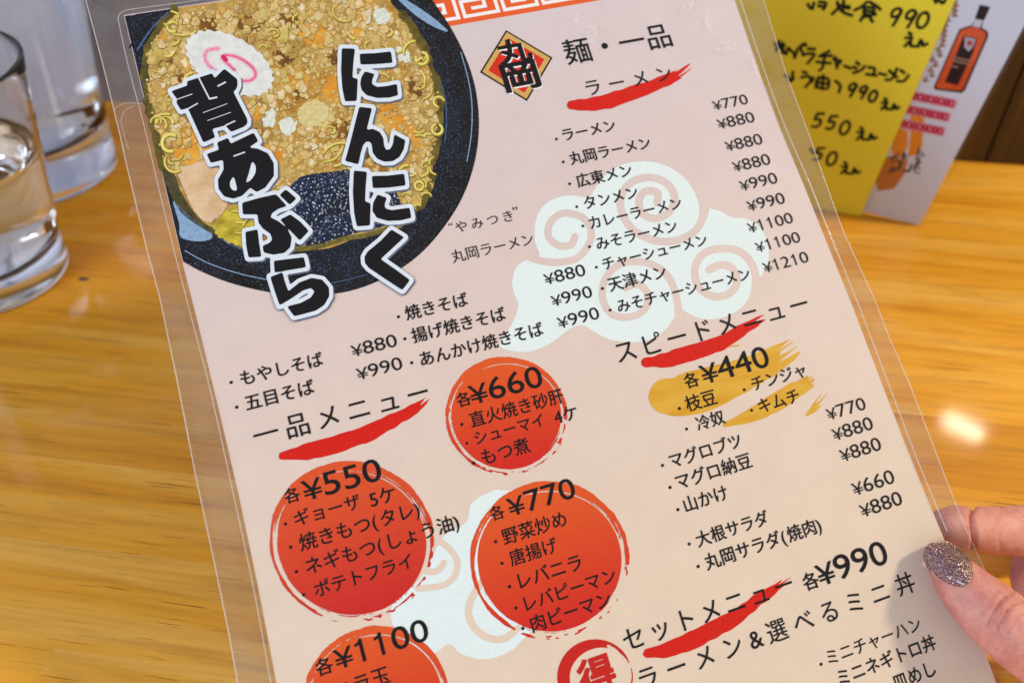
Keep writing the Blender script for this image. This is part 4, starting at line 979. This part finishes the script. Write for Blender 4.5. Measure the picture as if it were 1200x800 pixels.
W += [H_(s_) for s_ in ([[(a_ * .5625 + 18.75, b_ * .5625) for a_, b_ in st_] for st_ in ([(600, 95), (625, 72), (650, 40)], [(640, 0), (655, 50), (700, 88), (755, 105)], [(690, -10), (684, 66)], [(655, 26), (735, 38)], [(690, 40), (735, 52)], [(870, 0), (825, 40), (775, 65)], [(890, 0), (940, 30), (975, 60)], [(850, 42), (920, 48), (915, 100), (850, 95), (850, 42)], [(850, 70), (915, 76)], [(850, 95), (820, 148)], [(880, 100), (915, 156)], [(830, 122), (940, 96)])] +
      [[(278, 4), (270, 32)], [(300, 0), (330, 6), (318, 34)], [(296, 18), (326, 22)], [(250, 10), (262, 28)]])]
# katakana row and the price rows
W += [H_(s_) for s_ in ([[(105, 185), (150, 190)], [(125, 170), (112, 215)], [(112, 200), (140, 205), (138, 222)], [(140, 178), (145, 225)]] +
      [[(165, 200), (155, 230)], [(170, 205), (190, 228), (192, 245)], [(205, 205), (195, 240)], [(215, 195), (232, 235)], [(224, 185), (232, 192)], [(236, 182), (244, 190)]] +
      [[(250, 205), (282, 206)], [(240, 228), (280, 228), (250, 268)]] + [[(300, 238), (355, 235)], [(345, 215), (310, 232)], [(325, 230), (315, 285), (300, 300)], [(288, 262), (350, 268)]] +
      [[(360, 250), (395, 258), (380, 275)], [(370, 240), (378, 290)], [(410, 280), (440, 290)]] + [[(462, 262), (475, 275)], [(450, 282), (462, 292)], [(448, 310), (480, 300), (500, 280)]] +
      [[(515, 285), (542, 292), (535, 318)], [(505, 315), (550, 322)], [(562, 312), (592, 320)]] + [[(640, 290), (618, 335), (590, 340)], [(605, 300), (640, 330)]] + [[(655, 298), (672, 310)], [(640, 345), (670, 345), (690, 320)]] +
      [[(150, 318), (162, 330)], [(185, 305), (180, 345), (168, 340), (190, 335)], [(228, 305), (245, 310)], [(222, 330), (255, 325), (262, 345), (240, 372)], [(275, 330), (268, 350)], [(290, 340), (285, 375)], [(298, 330), (340, 338), (335, 378), (292, 370), (298, 330)], [(318, 320), (314, 375)], [(295, 352), (338, 358)], [(370, 345), (392, 365), (385, 395)]])]
W += [H_(s_) for s_ in nine(440, 385, 1.1) + nine(488, 395, 1.05) + zero(535, 412, .9) + yen_(585, 450, .95)]
W += [H_(s_) for s_ in five(292, 518, 1.25) + five(352, 528, 1.2) + zero(412, 550, 1.1) + yen_(480, 580, 1.05)]
W += [H_(s_) for s_ in five(296, 665, 1.1) + zero(355, 685, 1.1) + yen_(410, 730, 1.0)]
W += [H_([(262, 640), (275, 662)]), H_([(800, -20), (810, 4)]), H_([(820, -12), (838, 6), (850, -8)])]
writing('handwriting', my, W, 3.7, M_PEN, ysh, .00012)

# white card behind it
mw = card_frame((985, 246), (1077, 264), lean)
wc = empty('white_card'); wc.matrix_world = mw; tag(wc, 'white laminated drinks card with an orange liquor bottle picture, half behind the yellow card', 'menu card')
M_WC = ink('white glossy card', (205, 214, 232), .02, .3)
back_off = -.004
wsh = card_shape('card_sheet', mw, [(1005, 246), (1077, 264), (1200, 31), (1290, -140), (1080, -140)], M_WC, wc, 0, .0008)
# keep it clear of the yellow card: it starts right behind it
wc.matrix_world = Matrix.Translation(mw.to_3x3().col[2] * 0) @ mw
BT = lambda p: T(3.75, 880, 0, p)
M_BOT = soft(0, (186, 66, 20), (212, 88, 28), 'amber liquor print', 60); M_LAB = ink('dark bottle label print', (34, 14, 16), .1)
card_shape('bottle_outline', mw, BT([(985, 90), (968, 112), (918, 128), (906, 150), (802, 385), (810, 396), (925, 410), (940, 400), (1044, 160), (1040, 138), (1014, 122), (1022, 96)]), M_LAB, wsh, .00008)
card_shape('bottle_picture', mw, BT([(972, 118), (924, 134), (912, 154), (812, 380), (820, 388), (918, 400), (932, 392), (1034, 160), (1030, 142), (1004, 126)]), M_BOT, wsh, .00014)
card_shape('bottle_neck', mw, BT([(988, 84), (972, 116), (1006, 124), (1020, 90)]), ink('pale neck print', (196, 200, 214), .05), wsh, .0002)
card_shape('bottle_cap', mw, BT([(1006, 22), (984, 84), (1024, 92), (1052, 32)]), M_LAB, wsh, .00026)
card_shape('bottle_label', mw, BT([(934, 158), (994, 168), (975, 235), (908, 376), (852, 362), (905, 232)]), M_LAB, wsh, .0002)
card_shape('bottle_crest', mw, BT([(940, 164), (988, 172), (976, 205), (958, 228), (938, 210)]), ink('grey crest print', (176, 176, 190), .1), wsh, .00026)
card_shape('bottle_crest', mw, BT([(952, 178), (976, 182), (968, 204), (950, 200)]), ink('red crest print', (176, 60, 66), .1), wsh, .00032)
writing('label_print', mw, [BT([(890, 252), (930, 262), (960, 268)]), BT([(892, 268), (925, 276), (955, 282)]), BT([(886, 292), (908, 297)])], 2.2, ink('tan label print', (140, 112, 88), .05), wsh, .00026)
# red prices
M_PR = ink('crimson price print', (186, 44, 78), .05)
def digits(x_, y_, n, dx, dy): 
    r = []
    for k in range(n):
        a, b = x_ + dx * k, y_ + dy * k
        r.append([(a + 9 * math.cos(t), b + 15 * math.sin(t)) for t in np.linspace(0, 6.0, 8)])
        if k % 2 == 0: r.append([(a - 8, b), (a + 8, b + 2)])
    return r
for (a, b, c) in ((722, 424, 8), (695, 482, 8), (672, 545, 8)):
    st = digits(a, b, c, 23, 4.6) + [[(a - 14, b - 4), (a + 10, b + 2)]]
    writing('price_backing', mw, [BT([(a - 12, b - 2), (a + 85, b + 17), (a + 166, b + 33)])], 11.5, ink('pink price halo print', (222, 170, 186), .05), wsh, .00024)
    writing('price_print', mw, [BT(s_) for s_ in st], 2.6, M_PR, wsh, .0003)
M_OR = ink('amber drink print', (224, 142, 40), .06)
card_shape('drink_picture', mw, BT([(640, 560), (690, 575), (690, 640), (664, 690), (625, 690), (618, 650)]), M_OR, wsh, .0001)
card_shape('drink_picture', mw, BT([(700, 505), (762, 512), (752, 640), (735, 680), (690, 690), (700, 600)]), M_OR, wsh, .0001)
card_shape('drink_picture', mw, BT([(560, 730), (600, 690), (690, 700), (672, 770), (630, 830), (560, 840), (548, 800)]), ink('brown drink print', (190, 120, 52), .1), wsh, .00012)
st = []
R = random.Random(8)
for (a, b) in ((630, 690), (660, 720), (625, 745), (690, 740), (745, 670), (738, 710), (725, 745), (680, 690)):
    for k in range(4):
        u_, v_ = a + R.uniform(-14, 14), b + R.uniform(-14, 14); st.append(BT([(u_ - 12, v_ + R.uniform(-6, 6)), (u_ + 12, v_ + R.uniform(-6, 6))] if k % 2 else [(u_ + 4, v_ - 13), (u_ - 4, v_ + 13)]))
writing('drink_name', mw, st, 1.6, ink('grey lettering print', (60, 60, 66), .0), wsh, .0003)
st = []
for k in range(16):
    u_, v_ = 900 - k * 8 + R.uniform(-12, 12), 20 + k * 22; st.append(BT([(u_ - 10, v_), (u_ + 10, v_ + 8)])); st.append(BT([(u_ + 4, v_ - 12), (u_ - 6, v_ + 12)]))
writing('edge_lettering', mw, st, 2.2, ink('brown lettering print', (150, 110, 70), .1), wsh, .0003)
# clear sleeve round the white card
sl = card_shape('card_sleeve', mw, [(1002, 249), (1081, 268), (1206, 31), (1297, -145), (1076, -145)], M_FILM, wc, .0012, .0026)
# shift the yellow card just in front of the white one
sft = my.to_3x3().col[2] * .0045
yc.matrix_world = Matrix.Translation(sft) @ my

# ------------------------------------------------------------------ hand
def hand():
    Z = lambda x_, y_, off: at_depth(x_, y_, page_depth(x_, y_) + off)
    # chains of (centre, radius); flesh grown round them as one skin
    chains = {
     'thumb': [(Z(1108, 664, -.0088), .0062), (Z(1117, 673, -.0098), .0082), (Z(1132, 690, -.0115), .0096), (Z(1156, 713, -.0135), .0112), (Z(1188, 740, -.0145), .0120), (Z(1228, 771, -.013), .0123), (Z(1285, 825, -.008), .0132), (Z(1335, 900, .004), .017), (Z(1400, 990, .018), .021)],
     'index': [(Z(1107, 617, .0096), .0070), (Z(1118, 617, .0104), .0084), (Z(1136, 620, .0114), .0088), (Z(1160, 621, .013), .0092), (Z(1190, 622, .0145), .0098), (Z(1235, 618, .020), .0104), (Z(1300, 650, .026), .0112), (Z(1370, 730, .030), .013), (Z(1410, 800, .030), .016)],
     'middle': [(Z(1150, 800, .018), .0074), (Z(1170, 770, .021), .0086), (Z(1200, 720, .0245), .0098), (Z(1216, 668, .029), .0112), (Z(1270, 690, .036), .0116), (Z(1360, 790, .040), .0130), (Z(1410, 860, .040), .016)],
     'ring': [(Z(1150, 850, .022), .0072), (Z(1180, 820, .027), .0086), (Z(1225, 760, .034), .0098), (Z(1275, 760, .042), .0110), (Z(1350, 850, .048), .0128), (Z(1405, 920, .046), .016)],
     'little': [(Z(1130, 830, .026), .0062), (Z(1170, 812, .032), .0075), (Z(1230, 800, .040), .0088), (Z(1290, 850, .048), .0098), (Z(1360, 920, .050), .0120), (Z(1405, 985, .046), .016)],
     'palm1': [(Z(1400, 800, .030), .017), (Z(1420, 900, .030), .021), (Z(1440, 1010, .028), .024)],
     'palm2': [(Z(1400, 870, .040), .018), (Z(1430, 960, .036), .023), (Z(1470, 1080, .030), .026), (Z(1540, 1250, .030), .027), (Z(1640, 1480, .035), .031)],
     'web': [(Z(1335, 900, .006), .014), (Z(1370, 850, .016), .014), (Z(1390, 800, .026), .014)],
    }
    bm = bmesh.new()
    for nm, ch in chains.items():
        pts = []
        for i in range(len(ch) - 1):
            (a, ra), (b, rb) = ch[i], ch[i + 1]
            L = (b - a).length; n = max(2, int(L / .0016))
            for k in range(n):
                t = k / n; pts.append((a.lerp(b, t), ra + (rb - ra) * t))
        pts.append(ch[-1])
        # swept tube with rounded ends
        rings = []; seg = 16
        cs = [p for p, _ in pts]
        up = Vector(N)
        prev = None
        for i, (p, r) in enumerate(pts):
            i0, i1 = max(i - 3, 0), min(i + 3, len(pts) - 1)
            d = (cs[i1] - cs[i0]).normalized(); s_ = d.cross(up).normalized(); u2 = s_.cross(d)
            rings.append([bm.verts.new(p + (s_ * math.cos(t) + u2 * math.sin(t) * .93) * r) for t in np.linspace(0, 2 * math.pi, seg, endpoint=False)])
        for a, b in zip(rings[:-1], rings[1:]):
            for k in range(seg): bm.faces.new((a[k], a[(k + 1) % seg], b[(k + 1) % seg], b[k]))
        for ri, sgn, (p, r), q in ((rings[0], -1, pts[0], pts[3][0]), (rings[-1], 1, pts[-1], pts[-4][0])):
            d = (p - q).normalized(); last = ri
            for j in range(1, 4):
                a_ = j * math.pi / 2 / 4; cen = sum((v.co for v in ri), Vector()) / seg
                nw = [bm.verts.new(cen + (v.co - cen) * math.cos(a_) + d * r * .9 * math.sin(a_)) for v in ri]
                for k in range(seg):
                    f = (last[k], last[(k + 1) % seg], nw[(k + 1) % seg], nw[k]); bm.faces.new(f if sgn > 0 else f[::-1])
                last = nw
            tipv = bm.verts.new(p + d * r * .9)
            for k in range(seg):
                f = (last[k], last[(k + 1) % seg], tipv); bm.faces.new(f if sgn > 0 else f[::-1])
    bmesh.ops.recalc_face_normals(bm, faces=bm.faces)
    me = bpy.data.meshes.new('hand'); bm.to_mesh(me); bm.free()
    o = bpy.data.objects.new('tmp', me); COL.objects.link(o)
    rm = o.modifiers.new('r', 'REMESH'); rm.mode = 'VOXEL'; rm.voxel_size = .00075
    sm3 = o.modifiers.new('s', 'SMOOTH'); sm3.factor = .6; sm3.iterations = 14
    dg = bpy.context.evaluated_depsgraph_get(); m2_ = bpy.data.meshes.new_from_object(o.evaluated_get(dg)); bpy.data.objects.remove(o)
    # creases and finger-flattening against the film
    n = len(m2_.vertices); co_ = np.empty(n * 3); m2_.vertices.foreach_get('co', co_); co_ = co_.reshape(-1, 3)
    no = np.empty(n * 3); m2_.vertices.foreach_get('normal', no); no = no.reshape(-1, 3)
    rel = co_ - CAM; z = rel @ FW; px = 600 + F * (rel @ XV) / z; py = 400 + F * (rel @ DN) / z
    hgt = co_ @ N
    front = hgt > .001
    def groove(mask, line, width, depth):
        d = sd_line(px, py, smooth(line, False, 4)); g = np.exp(-(d / width) ** 2) * depth * mask; return g
    off = np.zeros(n)
    back_ = (hgt < 0)
    off -= groove(back_, [(1141, 585), (1139, 605), (1142, 630), (1138, 660)], 2.3, .0026)
    off -= groove(back_, [(1173, 590), (1170, 620), (1174, 655)], 2.4, .0003)
    for ln, wd, dp in (([(1158, 733), (1166, 715), (1178, 700), (1188, 692)], 1.3, 0.0010), ([(1170, 737), (1178, 722), (1190, 708), (1202, 700)], 1.5, 0.0012), ([(1150, 722), (1158, 706), (1170, 692)], 1.1, 0.0006), ([(1182, 742), (1190, 728), (1204, 716)], 1.3, 0.0008), ([(1164, 728), (1176, 718), (1192, 712)], 1.0, 0.0006)):
        off -= groove(front, ln, wd, dp)
    off += (vnoise(px / 2.2, py / 2.2, 3) - .5) * .00006
    co_ += no * off[:, None]
    # keep flesh just off the film on both faces
    h2 = co_ @ N
    inpage = (px < 1155) & (py > 560)
    push = np.where(front & inpage & (h2 < .0016), .0016 - h2, 0) + np.where((~front) & inpage & (h2 > -.0010), -.0010 - h2, 0)
    co_ += N * push[:, None]
    m2_.vertices.foreach_set('co', co_.reshape(-1)); m2_.update()
    for p in m2_.polygons: p.use_smooth = True
    m2_.materials.clear()
    sk = NT('skin', rough=.52, sss=.25, spec=.35); sk.set('Subsurface Radius', (.009, .0035, .002)); sk.set('Subsurface Scale', 1.0)
    n1 = sk.noise(sk.coord(), 70, 3, .6); n2 = sk.noise(sk.coord(), 650, 3, .6)
    c = sk.ramp(n1, [(.3, srgb(194, 118, 112)), (.5, srgb(212, 146, 134)), (.7, srgb(222, 164, 148))])
    # redder round the joints and pads
    n3 = sk.noise(sk.coord(), 220, 3, .6); c = sk.mix(.5, c, sk.ramp(n3, [(.3, (.86, .68, .68, 1)), (.6, (1.02, 1.0, .98, 1))]), 'MULTIPLY'); gm_ = sk.mix(.4, c, sk.ramp(n2, [(.3, (.78, .66, .62, 1)), (.6, (1, 1, 1, 1))]), 'MULTIPLY'); sk.set('color', gm_)
    vr = sk.n('TexVoronoi', feature='DISTANCE_TO_EDGE'); sk.inp(vr, 'Vector', sk.coord()); sk.inp(vr, 'Scale', 1100.0)
    sk.bump(vr.outputs['Distance'], .5, .0004)
    h = link('hand', m2_, sk.m); return h
hnd = hand()
person = empty('person', at_depth(1400, 900, .3)); tag(person, "person's hand with a glittery thumbnail pinching the menu's right edge", 'person')
bpy.context.view_layer.update()
hnd.parent = person; hnd.matrix_parent_inverse = person.matrix_world.inverted()
# painted thumbnail: a domed plate following the thumb's back
def nail():
    from mathutils.bvhtree import BVHTree
    bvh = BVHTree.FromPolygons([v.co for v in hnd.data.vertices], [tuple(p.vertices) for p in hnd.data.polygons])
    nu, nv = 24, 19; tip = np.array([1091.0, 642.0]); cut = np.array([1133.0, 678.0]); ax = (cut - tip) / np.linalg.norm(cut - tip); sd = np.array([-ax[1], ax[0]])
    L = np.linalg.norm(cut - tip); rows_ = []
    for i in range(nu):
        t = i / (nu - 1) * 2 - 1
        hw = 21.5 * (1 - abs(t) ** 3.2 * .42) * (1 + .04 * t)
        for j in range(nv):
            s_ = j / (nv - 1) * 2 - 1
            bulge = 4.5 * (1 - s_ * s_) * t * abs(t)
            p = tip + ax * (L * (t + 1) / 2 + bulge) + sd * hw * s_
            rows_.append((p[0], p[1], s_, t))
    A = []; B = []
    c0 = Vector(CAM)
    for x_, y_, s_, t in rows_:
        d = Vector(ray(x_, y_)); ln = d.length; hit = bvh.ray_cast(c0, d.normalized(), 1.0)
        if hit[0] is not None and hit[3] / ln < page_depth(x_, y_) - .004: A.append([1, s_, t, s_ * s_, t * t, s_ * t]); B.append(hit[3] / ln)
    co_ = np.linalg.lstsq(np.array(A), np.array(B), rcond=None)[0]
    V3 = []; nn = Vector(N)
    for x_, y_, s_, t in rows_:
        z_ = float(np.dot(co_, [1, s_, t, s_ * s_, t * t, s_ * t])) - .0011 + .0016 * abs(s_) ** 4
        V3.append(at_depth(x_, y_, z_))
    Fc = [(i * nv + j, i * nv + j + 1, (i + 1) * nv + j + 1, (i + 1) * nv + j) for i in range(nu - 1) for j in range(nv - 1)]
    nvx = len(V3); V3 += [v - nn * .0007 for v in V3]; Fc2 = [tuple(k + nvx for k in f[::-1]) for f in Fc]
    bd = [j for j in range(nv)] + [i * nv + nv - 1 for i in range(1, nu)] + [(nu - 1) * nv + j for j in range(nv - 2, -1, -1)] + [i * nv for i in range(nu - 2, 0, -1)]
    side = [(bd[i], bd[(i + 1) % len(bd)], bd[(i + 1) % len(bd)] + nvx, bd[i] + nvx) for i in range(len(bd))]
    me = mesh('nail', V3, Fc + Fc2 + side); bm = bmesh.new(); bm.from_mesh(me); bmesh.ops.recalc_face_normals(bm, faces=bm.faces); bmesh.ops.subdivide_edges(bm, edges=bm.edges, cuts=1, use_grid_fill=True, smooth=.5); bm.to_mesh(me); bm.free()
    for p in me.polygons: p.use_smooth = True
    m = NT('glitter polish', rough=.3, coat=1.0, coatr=.04)
    v = m.n('TexVoronoi', feature='F1'); m.inp(v, 'Vector', m.coord()); m.inp(v, 'Scale', 3600.0)
    hs = m.n('SeparateColor'); m.t.links.new(v.outputs['Color'], hs.inputs[0])
    m.set('color', m.ramp(hs.outputs[0], [(0, srgb(92, 60, 64)), (.4, srgb(132, 96, 98)), (.78, srgb(164, 126, 124)), (.94, srgb(224, 196, 184)), (1, srgb(140, 124, 180))]))
    m.set('metal', m.ramp(hs.outputs[1], [(.3, (.2, .2, .2, 1)), (.6, (1, 1, 1, 1))]))
    nm_ = m.n('NormalMap'); 
    mixv = m.n('VectorMath', operation='MULTIPLY_ADD'); sub = m.n('VectorMath', operation='SUBTRACT'); m.t.links.new(v.outputs['Color'], sub.inputs[0]); sub.inputs[1].default_value = (.5, .5, .5)
    g = m.n('NewGeometry'); m.t.links.new(sub.outputs[0], mixv.inputs[0]); mixv.inputs[1].default_value = (.9, .9, .9); m.t.links.new(g.outputs['Normal'], mixv.inputs[2])
    no_ = m.n('VectorMath', operation='NORMALIZE'); m.t.links.new(mixv.outputs[0], no_.inputs[0]); m.t.links.new(no_.outputs[0], m.b.inputs['Normal'])
    m.t.nodes.remove(nm_)
    o = link('thumbnail', me, m.m); o.parent = hnd; bpy.context.view_layer.update(); o.matrix_parent_inverse = hnd.matrix_world.inverted()
    o['label'] = 'thumbnail painted with glittery mauve polish'
nail()
print('page width', pw_, 'menu corners depth', page_depth(145, 18), page_depth(324, 800), page_depth(1104, 625), page_depth(861, 0))
print('table under menu', [round(((on_table(x_, y_) - Vector(CAM)).dot(Vector(FW))), 3) for x_, y_ in ((145, 18), (324, 800), (1104, 625), (861, 0))])
